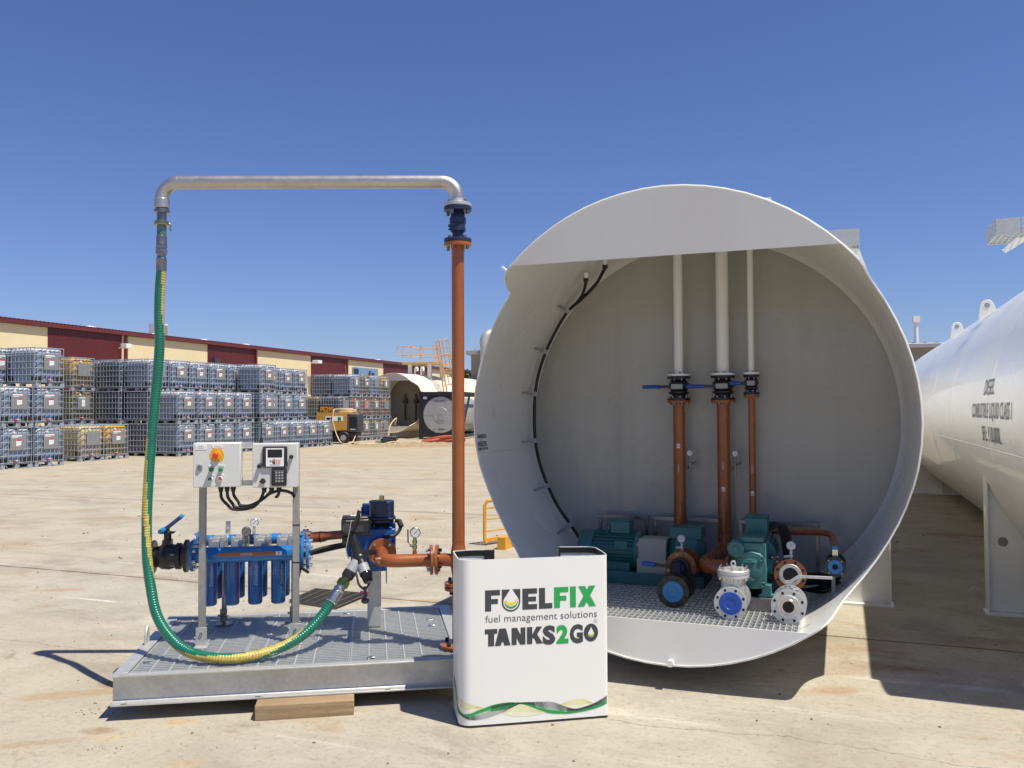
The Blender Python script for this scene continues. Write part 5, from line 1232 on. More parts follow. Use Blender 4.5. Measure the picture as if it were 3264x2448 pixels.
put_text(m, 'R', .009, .0075, lambda u, v: f(.6735+u, .497+v), 5)
m.add([f(.677+r*cos(a), .5015+r*sin(a)) for a in [2*pi*k/20 for k in range(20)] for r in (.0098, .0087)], [(2*k, (2*k+2) % 40, (2*k+3) % 40, 2*k+1) for k in range(20)], 5)
build(m, 'printed_logo', [ink, inkg, inkw, mk('leaf_green_ink', (.03, .28, .06), .5), inky, mk('grey_ink', (.12, .12, .12), .5)], pc)
# woven wave band: bands of fine lines between pairs of curves, given as (s, z) points along the wrap
m = MB()
def crv(px):
    P = [((x-180)*.000617, max(.016, (1600-(x-180)*80/1195-y)*.0006)) for x, y in px]
    pts = [tuple(v[:2]) for v in spline([(a, b, 0) for a, b in P], 10)]
    def g(s):
        if s <= pts[0][0]: return pts[0][1]
        for (a, za_), (b, zb__) in zip(pts, pts[1:]):
            if a <= s <= b: return za_+(zb__-za_)*(s-a)/max(1e-9, b-a)
        return pts[-1][1]
    return g
def band(fa, fb, s0, s1, nl, wd, d, mi_fn, st=70):
    for k in range(nl+1):
        t = k/nl; P = [(s0+(s1-s0)*i/st) for i in range(st+1)]; Zs = [fa(s)*(1-t)+fb(s)*t for s in P]
        m.add([f(s, z-wd/2, d) for s, z in zip(P, Zs)]+[f(s, z+wd/2, d) for s, z in zip(P, Zs)], [(i, i+1, st+2+i, st+1+i) for i in range(st)], mi_fn(t))
def fill(fa, fb, mi, d, s0, s1, st=70):
    P = [(s0+(s1-s0)*i/st) for i in range(st+1)]
    m.add([f(s, fa(s), d) for s in P]+[f(s, fb(s), d) for s in P], [(i, i+1, st+2+i, st+1+i) for i in range(st)], mi)
X = lambda x: (x-180)*.000617
U1 = crv([(-230, 1290), (-90, 1330), (20, 1400), (150, 1488), (300, 1442), (400, 1405), (520, 1385), (640, 1388)])
L1 = crv([(-230, 1380), (-90, 1420), (40, 1480), (150, 1512), (220, 1529), (330, 1517), (470, 1468), (600, 1405), (640, 1394)])
U2 = crv([(380, 1418), (460, 1398), (560, 1386), (640, 1385), (800, 1381), (900, 1383), (980, 1410), (1080, 1442), (1180, 1425), (1280, 1385), (1374, 1330)])
L2 = crv([(380, 1452), (470, 1442), (560, 1412), (640, 1398), (760, 1437), (860, 1472), (960, 1481), (1060, 1479), (1200, 1456), (1300, 1428), (1374, 1396)])
YA = crv([(-120, 1330), (60, 1362), (200, 1398), (300, 1424), (390, 1455)]); YB_ = crv([(-120, 1350), (60, 1412), (150, 1486), (280, 1447), (390, 1457)])
YC = crv([(470, 1468), (560, 1413), (640, 1400), (760, 1438), (848, 1466)]); YD_ = crv([(470, 1470), (560, 1497), (650, 1503), (760, 1490), (848, 1468)])
YE = crv([(958, 1408), (1050, 1372), (1150, 1357), (1248, 1390)]); YF_ = crv([(958, 1411), (1020, 1424), (1100, 1440), (1180, 1422), (1248, 1392)])
for a, b, x0_, x1_ in ((YA, YB_, -120, 390), (YC, YD_, 470, 848), (YE, YF_, 958, 1248)):
    fill(a, b, 2, .0008, X(x0_), X(x1_)); band(a, lambda s, a=a, b=b: a(s)*.45+b(s)*.55, X(x0_), X(x1_), 5, .0012, .0011, lambda t: 4)
fill(U2, L2, 3, .0010, X(395), X(640)); fill(U2, L2, 3, .0010, X(1090), X(1250))
band(U1, L1, X(-230), X(640), 15, .0013, .0014, lambda t: 0 if t < .5 else (5 if t < .72 else 1))
band(U2, L2, X(380), X(1374), 17, .0013, .0014, lambda t: 1 if t < .42 else (5 if t < .6 else 0))
fill(U1, lambda s: U1(s)*.72+L1(s)*.28, 0, .0012, X(-230), X(640)); fill(L2, lambda s: L2(s)*.74+U2(s)*.26, 0, .0012, X(640), X(1374))
build(m, 'wave_print', [inkg, ink, inkyl, inkgl, mk('soft_yellow_ink', (.80, .72, .18), .5), mk('dark_green_ink', (.02, .15, .06), .5)], pc)
# ---------------------------------------------------------------- caged liquid containers (IBCs)
IH = 1.16
def ibc_meshes():
    R = {}
    m = MB()                                        # pallet: corner feet, rails, deck
    for x in (-1.19, -.66, -.13):
        for y in (.01, .44, .87):
            m.box(x, x+.12, y, y+.12, .0, .105)
    for y in (.02, .47, .92): m.box(-1.19, -.01, y, y+.05, .0, .012); m.box(-1.19, -.01, y, y+.05, .105, .125)
    m.box(-1.195, -.005, .005, .995, .125, .14)
    for x in (-.006,):
        m.tube([(x, .15, .10), (x, .19, .03), (x, .24, .012), (x, .40, .012), (x, .44, .03), (x, .46, .10)], .013, 6); m.tube([(x, .55, .10), (x, .58, .03), (x, .63, .012), (x, .80, .012), (x, .84, .03), (x, .86, .10)], .013, 6)
    R['pallet'] = m
    m = MB(); per = rrect(-1.165, -.035, .035, .965, .13, 5); n0 = len(per)
    pts = []
    for i in range(n0):                             # densify the outline
        a, b = per[i], per[(i+1) % n0]; L = sqrt((b[0]-a[0])**2+(b[1]-a[1])**2); k = max(1, int(L/.05))
        for t in range(k): pts.append((a[0]+(b[0]-a[0])*t/k, a[1]+(b[1]-a[1])*t/k))
    n = len(pts); zs = [.145, .16, .20, .26, .32, .38, .44, .50, .56, .62, .68, .74, .80, .86, .92, .98, 1.03, 1.07, 1.10, 1.115]
    prof = [.0, .03, .035, .04, .04, .04, .04, .04, .04, .04, .04, .04, .04, .04, .04, .038, .035, .025, .0, -.06]
    vs = []
    for z, p in zip(zs, prof):
        for x, y in pts:
            dx, dy = x+.6, y-.5; l = sqrt(dx*dx+dy*dy); q = 0
            sx_ = abs(cos(pi*(x+.035)/.147)) if abs(dy) > .44 else abs(cos(pi*(y-.035)/.155))
            q = .022*min(1, sx_*1.6)*min(1, abs(cos(pi*(z-.17)/.19))*1.7)
            k = 1+(p-.04+q-.01)/l; vs.append((-.6+dx*k, .5+dy*k, z))
    fs = [(i*n+k, i*n+(k+1) % n, (i+1)*n+(k+1) % n, (i+1)*n+k) for i in range(len(zs)-1) for k in range(n)]
    fs += [[k for k in range(n)][::-1], [(len(zs)-1)*n+k for k in range(n)]]
    m.add(vs, fs); R['bottle'] = m
    m = MB(); zh = [.165, .36, .55, .74, .93, 1.145]
    for z in zh:
        p = [(x, y, z) for x, y in rrect(-1.198, -.002, .002, .998, .08, 3)]; m.tube(p+[p[0]], .011 if z < 1.1 else .014, 6)
    for k in range(7):
        y = .06+.88*k/6
        for x in (-.002, -1.198):
            if x > -.1 and k in (2, 3, 4): m.cyl((x, y, .93), (x, y, 1.145), .0095, n=5); m.cyl((x, y, .14), (x, y, .55), .0095, n=5)
            else: m.cyl((x, y, .14), (x, y, 1.145), .0095, n=5)
    for k in range(8):
        x = -1.13+1.06*k/7
        for y in (.002, .998): m.cyl((x, y, .14), (x, y, 1.145), .0095, n=5)
    for x in (-.85, -.35): m.bar((x, .0, 1.148), (x, 1.0, 1.148), .03, .014)
    R['cage'] = m
    m = MB()
    for y0, y1 in ((.07, .24), (.62, .93)): m.box(-.05, -.012, y0, y1, .15, .30)
    for x0, x1 in ((-1.12, -.95), (-.25, -.08)): m.box(x0, x1, .012, .06, .15, .30)
    R['dark_indent'] = m  # black boxes stand in for the dark indents at the bottle's lower corners
    m = MB(); m.cyl((-.05, .40, .225), (.012, .40, .225), .035, n=10); m.cyl((-.01, .40, .225), (-.01, .40, .275), .02, n=8); m.bar((-.01, .36, .285), (-.01, .47, .295), .025, .018, 1); m.cyl((.012, .40, .215), (.035, .40, .195), .034, n=10, mi=2)
    m.cyl((-.005, .47, .23), (.0, .47, .20), .03, n=8, mi=3)
    R['valve'] = m
    m = MB(); m.cyl((-.6, .5, 1.08), (-.6, .5, 1.15), .09, n=14); R['lid'] = m
    m = MB(); m.box(.012, .015, .26, .755, .51, .96); R['label_plate'] = m
    m = MB(); m.add([(.0165, .44, .63), (.0165, .60, .655), (.0165, .60, .80), (.0165, .44, .80)], [(0, 1, 2, 3)], 0); m.add([(.0170, .445, .775), (.0170, .60, .775), (.0170, .60, .815), (.0170, .445, .815)], [(0, 1, 2, 3)], 1)
    m.add([(.0165, .30, .90), (.0165, .62, .90), (.0165, .62, .935), (.0165, .30, .935)], [(0, 1, 2, 3)], 0); m.add([(.0165, .30, .865), (.0165, .50, .865), (.0165, .50, .88), (.0165, .30, .88)], [(0, 1, 2, 3)], 0)
    for z in (.70, .72, .745): m.add([(.0174, .46, z-.004), (.0174, .58, z-.004), (.0174, .58, z), (.0174, .46, z)], [(0, 1, 2, 3)], 2)
    R['tag'] = m
    m = MB(); m.add([(.0165, .44, .62), (.0165, .57, .62), (.0165, .57, .85), (.0165, .44, .85)], [(0, 1, 2, 3)], 0); m.add([(.0165, .32, .90), (.0165, .60, .90), (.0165, .60, .93), (.0165, .32, .93)], [(0, 1, 2, 3)], 0)
    for z in (.70, .72, .745, .77): m.add([(.0174, .46, z-.004), (.0174, .55, z-.004), (.0174, .55, z), (.0174, .46, z)], [(0, 1, 2, 3)], 1)
    R['paper'] = m
    m = MB(); m.box(-.004, .0, .33, .42, 1.0, 1.045); R['data_plate'] = m
    return R
IM = ibc_meshes()
tagred = mk('tag_red', (.55, .02, .04), .5); plasw = mk('valve_white', (.6, .6, .6), .4)
diamond = mk('hazard_red', (.62, .03, .04), .5)
IBCK = dict(slate=ibc_slate, dark=ibc_dark, amber=ibc_yel, olive=ibc_olive, cream=ibc_cream, brown=ibc_brown, pink=ibc_pink)
PROTO = {}
def ibc_proto(kind, plate):
    key = (kind, plate)
    if key in PROTO: return PROTO[key], False
    t = thing('caged_container', 'x', 'liquid container', YD, (0, 0, 0), 'caged liquid containers stacked in the yard')
    t.location = (0, 0, 0)
    def part(nm, mats, par=t):
        base = None
        for (k2, p2), o in PROTO.items():
            for c in o.children_recursive:
                if c.name.split('.')[0] == nm and (nm not in ('bottle',)) and c.data.materials[0] == (mats[0] if isinstance(mats, list) else mats): base = c.data
        if base is None: return build(IM[nm], nm, mats, par)
        o = bpy.data.objects.new(nm, base); COL.objects.link(o); o.parent = par; return o
    part('pallet', cagem); part('bottle', IBCK[kind]); part('cage', cagem); part('dark_indent', rubber)
    part('valve', [gdark, capblue, tagred, plasw]); part('lid', tagred)
    if plate:
        lp = part('label_plate', plate_g)
        if plate == 'tag': part('tag', [inkw, tagred, lgrey], lp)
        if plate == 'paper': part('paper', [inkw, lgrey], lp)
        if plate == 'diamond':
            m = MB(); m.add([(.0167, .48, .56), (.0167, .60, .74), (.0167, .48, .92), (.0167, .36, .74)], [(0, 1, 2, 3)], 1); m.add([(.0174, .48, .59), (.0174, .58, .74), (.0174, .48, .89), (.0174, .38, .74)], [(0, 1, 2, 3)], 0); build(m, 'hazard_diamond', [diamond, inkw], lp)
        part('data_plate', whitep)
    PROTO[key] = t
    return t, True
def ibc(b, y, lay, kind, plate, label, jit=True):
    p, new = ibc_proto(kind, plate)
    o = p if new else copy_tree(p)
    j = random.uniform(-.02, .02) if jit else 0
    o.location = YD.w(b+j, y, lay*IH); o.rotation_euler = (0, 0, -TA+random.uniform(-.012, .012))
    o['label'] = label
LAYN = ['bottom', 'middle', 'top']; ORD = ['first', 'second', 'third', 'fourth', 'fifth']
for i, y in enumerate((17.15, 18.22)):
    for l in range(2): ibc(-21.7, y, l, 'slate', 'tag', f"blue-grey caged container in the {LAYN[l]} layer of the nearest stack, {'at the left edge' if i == 0 else 'beside the amber containers'}")
ibc(-21.7, 18.22, 2, 'slate', 'tag', 'blue-grey caged container alone on top of the nearest stack at far left')
for l in range(3): ibc(-22.95, 17.6, l, 'slate', 'tag', ['blue-grey caged container at ground level behind the nearest stack', 'blue-grey caged container at mid height behind the nearest stack', 'blue-grey caged container on top, cut off by the left edge'][l])
ibc(-24.7, 22.11, 0, 'olive', 'tag', 'olive caged container at the base, hidden behind the two amber ones')
ibc(-24.7, 22.11, 1, 'olive', 'paper', 'dirty olive caged container with white paper, directly under the amber top one')
ibc(-24.7, 22.11, 2, 'amber', 'blank', 'amber caged container with blank grey plate, topmost of its stack')
ibc(-22.7, 20.66, 0, 'cream', 'blank', 'cloudy cream caged container with purplish lower half on the ground')
ibc(-22.7, 21.72, 0, 'amber', 'tag', 'amber caged container with red-topped tag on the ground')
for l in range(3):
    ibc(-24.2, 23.79, l, 'dark', 'tag', f'dark caged container, {LAYN[l]} layer, end face just right of the amber stack')
for l in range(3):
    ibc(-25.45, 23.95, l, 'dark', 'tag', f'dark caged container, {LAYN[l]} layer, farthest back beside the amber stack')
for l in range(3):
    ibc(-22.95, 23.85, l, 'dark' if l < 2 else 'slate', 'tag', f'dark caged container, {LAYN[l]} layer, end face half behind the green hose')
for i, y in enumerate((24.93, 26.0, 27.06, 28.12)):
    for l in range(3):
        ibc(-22.95, y, l, 'slate', 'tag', (f"blue-grey caged container in the set-back top row, {ORD[i]} right of the green hose" if l == 2 else f"blue-grey caged container hidden behind the front wall, {LAYN[l]} layer, {ORD[i]} along"))
for i, y in enumerate((23.95, 25.0, 26.07, 27.15)):
    for l in range(2): ibc(-21.7, y, l, 'slate', 'tag', f"blue-grey caged container in the {LAYN[l]} row right of the green hose, {ORD[i]} from the hose")
for l in range(3): ibc(-21.62, 28.44, l, 'slate', 'tag', f"blue-grey caged container, {LAYN[l]} of the protruding column in the long wall")
for i, y in enumerate((30.5, 31.55, 32.6)):
    for l in range(3): ibc(-22.95, y, l, 'slate', 'tag', (f"blue-grey caged container right of the protruding column, {LAYN[l]} layer, {ORD[i]} from it"))
for i, y in enumerate((29.55, 30.61, 31.64, 32.7)):
    ibc(-21.7, y, 0, 'slate', 'tag', f"blue-grey caged container in the single-height front row, {ORD[3-i]} from the yellow compressor")
far = {0: [('cream', 'paper'), ('cream', 'paper'), ('olive', 'paper'), ('pink', 'blank')], 1: [('brown', 'paper'), ('brown', 'diamond'), ('brown', 'paper'), ('brown', 'blank')], 2: [('slate', 'paper'), ('olive', 'tag'), ('slate', 'blank'), ('amber', 'paper')]}
cn = dict(cream='cloudy cream', olive='olive', pink='pinkish', brown='rusty brown', slate='grey', amber='amber', dark='dark')
pn = dict(paper='with white paper', blank='with plain plate', diamond='with red hazard diamond', tag='with red-topped tag')
for i, y in enumerate((38.25, 39.3, 40.33, 41.36)):
    for l in range(3):
        k, p = far[l][i]; ibc(-23.5, y, l, k, p, f"{cn[k]} caged container {pn[p]}, {LAYN[l]} layer, {ORD[i]} column of the farthest stack")
for l in range(3): ibc(-24.75, 38.25, l, 'dark', 'tag', f"dark caged container, {LAYN[l]} layer, behind the left end of the farthest stack")
for l in range(2):
    ibc(-23.5, 37.15, l, 'dark', 'blank', f"dark grey caged container with pale plate, {LAYN[l]} layer, behind the yellow compressor")
    ibc(-24.75, 37.15, l, 'olive', 'tag', f"dark olive caged container, {LAYN[l]} layer, left behind the compressor sign")

# ---------------------------------------------------------------- warehouse
WB = Fr(-29.48, 49.31, radians(18.7))
wh = thing('warehouse', 'long low warehouse with cream walls, maroon doors and a maroon ribbed roof', 'warehouse', WB, (0, 30, 0))
E_, Y0, Y1 = 7.0, -45, 120
m = MB(); m.box(-26, 0, Y0, Y1, 0, E_-.25); build(m, 'wall', cream, wh)
doors = [(3.3, 9.3), (18.2, 24.2), (33.0, 39.4), (47.7, 60.0), (-12, -6), (68, 74), (82, 100)]
for a, b in doors:
    m = MB(); m.box(.0, .05, a, b, 0, E_-.26); build(m, 'maroon_panel', maroon, wh)
m = MB(); nr = 550; p = []
for k in range(nr+1):
    y = Y0+(Y1-Y0)*k/nr; p += [(y, 0), (y+.09, 0), (y+.13, .075), (y+.17, .075), (y+.21, 0)]
vs = [(.25, y, E_+z) for y, z in p]+[(-27, y, E_+z+2.0) for y, z in p]; n = len(p)
m.add(vs, [(i, i+1, n+i+1, n+i) for i in range(n-1)]); build(m, 'roof', maroon_r, wh)
m = MB(); m.box(.12, .255, Y0, Y1, E_-.24, E_-.004); m.box(.0, .12, Y0, Y1, E_-.05, E_-.03); build(m, 'gutter', maroon_r, wh)
for y in (9.6, 24.3, 39.6, -6.2, 60.3):
    m = MB(); m.box(.055, .2, y-.09, y+.09, 0, E_-.245); build(m, 'downpipe', maroon_r, wh)
def floodlight(y, z, s=1.):
    m = MB(); m.bar((.06, y, z), (.75*s, y-.05, z+.12), .06, .06); m.box(.5*s, 1.0*s, y-.3*s, y+.2*s, z-.02, z+.28); build(m, 'floodlight', whitep, wh, .02)
floodlight(9.0, 5.85); floodlight(32.6, 6.0, 1.3)
m = MB(); m.box(.05, .35, 18.7, 19.3, 5.4, 5.75); build(m, 'floodlight', gdark, wh)
for y in (8.8, 15.0, 20.5, 26.1, -3, 50.5):
    m = MB(); m.lathe((-2.2, y, E_+.1), (0, 0, 1), [(0, .28), (.12, .28), (.13, .48), (.2, .48), (.32, .2)], 20); build(m, 'roof_ventilator', whitep, wh)
m = MB(); m.box(-4.0, -2.9, 16.35, 17.2, E_+.1, E_+1.35)
for k in range(6): m.box(-2.9, -2.86, 16.4, 17.15, E_+.3+k*.17, E_+.38+k*.17, 1)
build(m, 'roof_cooling_unit', [whitep, lgrey], wh)
m = MB(); m.box(.06, .14, 40.8, 46.2, 4.4, 6.05); sg = build(m, 'sign_board', mk('sign_blue', (.16, .27, .42), .6, 0, .1, .5), wh)
m = MB(); m.box(.141, .145, 40.9, 41.9, 4.5, 5.9, 1); m.add([(.146, 42.0, 4.45), (.146, 46.15, 4.45), (.146, 46.15, 4.9), (.146, 44, 5.2), (.146, 42.0, 4.7)], [(0, 1, 2, 3, 4)], 0)
m.add([(.147, 43.8, 5.0), (.147, 44.3, 5.0), (.147, 44.6, 5.8), (.147, 44.2, 5.8)], [(0, 1, 2, 3)], 1); m.add([(.147, 44.6, 5.0), (.147, 45.4, 5.0), (.147, 45.4, 5.6), (.147, 44.7, 5.6)], [(0, 1, 2, 3)], 1)
build(m, 'sign_graphic', [inkw, navy], sg)
# ---------------------------------------------------------------- far opened cream tank with its ladder
FTo = (W0.w(-6.87, 49.0)); FT = Fr(FTo.x, FTo.y, TA)
ft = thing('fuel_tank', 'cream tank with dark open end standing at the back of the yard', 'tank', FT, (0, 2, 0))
r_, zc_ = 1.72, 2.02
def cut2(d):
    d = d if -90 <= d <= 90 else (180-d if d > 90 else -180-d)
    if d > 48: return 0
    if d < -52: return 0
    t = min(1, (48-d)/14, (d+52)/14); return .55*t*t*(3-2*t)
m = MB(); AN = [i*5 for i in range(-18, 54)]; n = len(AN); rings = []
def ring2(rf, yf): rings.append([(rf*cos(radians(a)), yf(a), zc_+rf*sin(radians(a))) for a in AN])
ring2(r_-.12, lambda a: 2.5); ring2(r_-.05, lambda a: 2.4); ring2(r_-.02, cut2); ring2(r_, cut2)
for y in (2.6, 5.0, 7.4, 9.8):
    for dr, dy in ((0, -.03), (.01, 0), (0, .03)): ring2(r_+dr, lambda a, y=y, dy=dy: y+dy)
for k in range(7): ring2(max(.03, r_*cos(k/6*pi/2)**.75), lambda a, k=k: 12.5+.5*sin(k/6*pi/2))
vs = [v for q in rings for v in q]; fs = [(i*n+k, i*n+(k+1) % n, (i+1)*n+(k+1) % n, (i+1)*n+k) for i in range(len(rings)-1) for k in range(n)]
fs += [[(len(rings)-1)*n+k for k in range(n)], ]
m.add(vs, fs); build(m, 'shell', creamt, ft)
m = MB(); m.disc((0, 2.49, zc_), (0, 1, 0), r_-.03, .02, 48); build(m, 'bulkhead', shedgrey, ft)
m = MB(); m.ext(arc((0, zc_), r_-.021, radians(48), radians(132), 20), (0, .05, 0), (1, 0, 0), (0, 0, 1), (0, .02, 0)); build(m, 'front_plate', creamt, ft)
m = MB(); m.ext(arc((0, zc_), r_-.021, radians(232), radians(308), 20), (0, .03, 0), (1, 0, 0), (0, 0, 1), (0, .02, 0)); build(m, 'front_plate', creamt, ft)
m = MB()
for x in (-.35, .35, .75):
    m.cyl((x, 2.3, 1.0), (x, 2.3, 2.6), .055, n=10); m.box(x-.13, x+.13, 2.2, 2.4, 2.0, 2.25)
build(m, 'pump_piping', black, ft)
m = MB()
for y in (2.5, 10.5):
    m.box(-1.45, 1.45, y, y+.03, 0, zc_-.95); m.box(-1.47, -1.44, y-.1, y+.1, 0, zc_-.8); m.box(1.44, 1.47, y-.1, y+.1, 0, zc_-.8)
build(m, 'saddle', creamt, ft)
m = MB()
zp = zc_+r_+.62
for x, y in ((-.35, 2.9), (.95, 2.9), (-.35, 4.6), (.95, 4.6)): m.box(x-.13, x+.13, y-.02, y+.02, sqrt(max(0, r_*r_-x*x))+zc_-.05, zp)
for x in (.1, .5): m.tube(spline([(x, 2.7, zc_+r_-.05), (x, 2.7, zc_+r_+.32), (x+.1, 2.6, zc_+r_+.40), (x+.25, 2.5, zc_+r_+.36), (x+.28, 2.45, zc_+r_+.2)], 5), .06, 8)
build(m, 'platform_leg', whitep, ft)
m = MB(); m.box(-.75, 1.45, 2.6, 4.9, zp, zp+.12); build(m, 'platform', peach, ft)
m = MB()
for (x, y) in ((-.7, 2.65), (-.15, 2.65), (.5, 2.65), (1.4, 2.65), (-.7, 4.85), (.5, 4.85), (1.4, 4.85)): m.cyl((x, y, zp+.1), (x, y, zp+1.12), .026, n=8)
for z in (.55, 1.1):
    m.tube([(1.4, 2.65, zp+z), (-.65, 2.65, zp+z), (-.7, 2.7, zp+z), (-.7, 4.85, zp+z), (1.4, 4.85, zp+z)], .026, 8)
m.tube([(-.7, 2.65, zp+1.1), (-1.0, 2.65, zp+1.1), (-1.08, 2.65, zp+1.0), (-1.08, 2.65, zp+.65), (-1.0, 2.65, zp+.55), (-.7, 2.65, zp+.55)], .026, 8)
build(m, 'guard_rail', peach, ft)
# sloping caged ladder down the right flank
m = MB(); top = Vector((1.45, 3.0, zp+1.35)); bot = Vector((2.35, 3.0, .3)); d = (bot-top).normalized(); sd = Vector((0, .22, 0)); nn = Vector((-d.z, 0, d.x)); nn = nn if nn.x > 0 else -nn
for s in (-1, 1): m.bar(top+sd*s, bot+sd*s, .07, .03, up=(0, 1, 0))
for k in range(17):
    p = top+(bot-top)*(k+.5)/17; m.cyl(p-sd, p+sd, .015, n=6)
build(m, 'ladder', peach, ft)
m = MB(); hoops = [0, .28, .56]
for t_ in (.0, .16, .33, .49):
    c = top+(bot-top)*t_; m.tube([c-sd*1.5*cos(a)+nn*(.70*sin(a)) for a in [pi*k/10 for k in range(11)]], .018, 6)
for k in range(7):
    a = pi*(k+.5)/7; q = -sd*1.5*cos(a)+nn*(.70*sin(a)); m.bar(top+q, top+(bot-top)*.49+q, .03, .012)
build(m, 'ladder_cage', peach, ft)
# ---------------------------------------------------------------- tank container in a black frame
IS = Fr(-5.12, 47.2, TA*.55)
ic = thing('tank_container', 'silver tank end in a black square frame marked with its capacity', 'tank container', IS, (1.2, 0, 0))
w, hgt, ln = 2.44, 2.62, 6.06
m = MB()
for x in (0, w-.16):
    for y in (0, ln-.16): m.box(x, x+.16, y, y+.16, .1, hgt-.12)
for y in (0.002, ln-.158):
    m.box(.161, w-.161, y, y+.14, .12, .30); m.box(.161, w-.161, y, y+.14, hgt-.22, hgt-.02)
for x in (.002, w-.142): m.box(x, x+.14, .161, ln-.161, .12, .27); m.box(x, x+.14, .161, ln-.161, hgt-.20, hgt-.02)
for x in (0, w-.18):
    for y in (0, ln-.18): m.box(x-.002, x+.182, y-.002, y+.182, 0, .12); m.box(x-.002, x+.182, y-.002, y+.182, hgt-.12, hgt)
for x in (w-.08,): m.bar((x, .2, .3), (x, 1.9, hgt-.3), .1, .1); m.bar((x, ln-.2, .3), (x, ln-1.9, hgt-.3), .1, .1)
def gus(a, b): m.ext(a, (0, .05, 0), (1, 0, 0), (0, 0, 1), (0, .02, 0))
c, R_ = (w/2, 1.33), 1.0
out = [(.16, .3), (w-.16, .3), (w-.16, hgt-.22), (.16, hgt-.22)]
ca = [(c[0]+R_*cos(a), c[1]+R_*sin(a)) for a in [2*pi*k/48 for k in range(48)]]
sq = []
for k in range(48):
    a = 2*pi*k/48; kx = cos(a); ky = sin(a); s_ = min((w/2-.1)/max(1e-6, abs(kx)), ((hgt-.5)/2+.1)/max(1e-6, abs(ky))); sq.append((c[0]+kx*s_, c[1]+ky*s_*1.0))
m.add([(x, .06, z) for x, z in ca]+[(x, .06, z) for x, z in sq], [(k, (k+1) % 48, 48+(k+1) % 48, 48+k) for k in range(48)])
build(m, 'frame', iso, ic)
m = MB(); m.lathe((c[0], .5, c[1]), (0, 1, 0), [(-.44, .98), (-.42, .99), (0, 1.0), (5.0, 1.0), (5.4, .6)], 48, closed=False)
tb = build(m, 'barrel', ssteel, ic)
m = MB(); m.lathe((c[0], .06, c[1]), (0, -1, 0), [(0, .42), (.012, .42), (.0170, .415), (.0135, .1)], 40); m.box(c[0]-.98, c[0]-.42, .052, .06, c[1]-.004, c[1]+.004); m.box(c[0]+.42, c[0]+.98, .052, .06, c[1]-.004, c[1]+.004)
build(m, 'end_disc', ssteel, ic)
m = MB(); m.box(c[0]-.12, c[0]+.12, .028, .037, c[1]-.06, c[1]+.12); m.box(c[0]-.2, c[0]+.2, .028, .037, c[1]-.28, c[1]-.08); build(m, 'data_plate', lgrey, ic, .004)
m = MB(); put_text(m, 'BLGU 221002 1', .10, .60, lambda u, v: (c[0]-.33+u, .055, c[1]+.72+v), 0, .02); put_text(m, 'CAPACITY', .05, .24, lambda u, v: (c[0]-.45+u, .055, c[1]-.82+v), 0, .0); put_text(m, '28000 L', .11, .45, lambda u, v: (c[0]-.17+u, .055, c[1]-.84+v), 0, .02)
build(m, 'container_lettering', ink, ic)
m = MB(); m.box(.22, .44, .05, .058, hgt-.42, hgt-.28); build(m, 'frame_plate', whitep, ic)
# ---------------------------------------------------------------- yellow compressor
GN = Fr(-9.35, 41.0, radians(4))
ge = thing('air_compressor', 'yellow air compressor with grey radiator end and PE299 sign on its roof', 'compressor', GN, (1, .5, 0))
m = MB(); m.ext([(0, .62), (1.95, .62), (1.95, 1.40), (1.85, 1.45), (.05, 1.50), (0, 1.42)], (0, 0, 0), (1, 0, 0), (0, 0, 1), (0, 1.0, 0)); m.box(.1, 1.85, -.012, -.002, .66, 1.36); build(m, 'canopy', gold, ge, .03)
m = MB(); m.box(1.47, 2.05, -.02, 1.02, .55, 1.44); rd = build(m, 'radiator_end', gdark, ge, .05)
m = MB()
for k in range(12): m.box(1.62, 1.98, -.035, -.021, .78+k*.045, .80+k*.045)
build(m, 'grille', black, rd)
m = MB(); m.disc((1.70, -.022, .70), (0, -1, 0), .03, .006, 12); m.box(1.75, 1.90, -.026, -.021, .685, .715); build(m, 'badge', whitep, rd)
m = MB(); m.box(.05, 1.95, .05, .95, .12, .62); m.box(1.55, 2.0, -.05, .5, .3, .5); build(m, 'chassis', black, ge, .02)
m = MB(); m.box(.2, .68, .3, .34, 1.50, 1.78) ; sgb = build(m, 'number_board', mk('sign_brown', (.07, .035, .015), .6), ge)
m = MB(); put_text(m, 'PE299', .23, .64, lambda u, v: (.12+u, .2685, 1.555+v), 0, .015); build(m, 'number_lettering', mk('sign_orange', (.75, .33, .03), .5), sgb)
m = MB(); m.box(.09, .79, .27, .299, 1.505, 1.82); build(m, 'sign_backing', MATS['sign_brown'], sgb)
m = MB(); m.box(.45, 1.3, -.018, -.0125, 1.1, 1.33, 0); m.box(.5, .68, -.024, -.0185, 1.16, 1.27, 1); m.box(.70, .80, -.024, -.0185, 1.16, 1.27, 2); m.box(1.05, 1.2, -.024, -.0185, 1.12, 1.28, 3); build(m, 'decal', [inkw, navy, redp, greenp], ge)
m = MB(); m.box(1.22, 1.3, -.02, -.01, .48, .55, 0); m.box(1.33, 1.4, -.02, -.01, .47, .56, 0); m.box(1.42, 1.55, -.06, -.05, .48, .55, 1); build(m, 'small_plate', [lgrey, gold], ge)
for x in (.55, 1.35):
    m = MB(); m.lathe((x, .02, .3), (0, -1, 0), [(0, .28), (.03, .3), (.13, .3), (.16, .26), (.16, .14)], 24); wl = build(m, 'tyre', rubber, ge)
    m = MB(); m.disc((x, -.135, .3), (0, -1, 0), .14, .012, 18); build(m, 'wheel_rim', lgrey, wl)
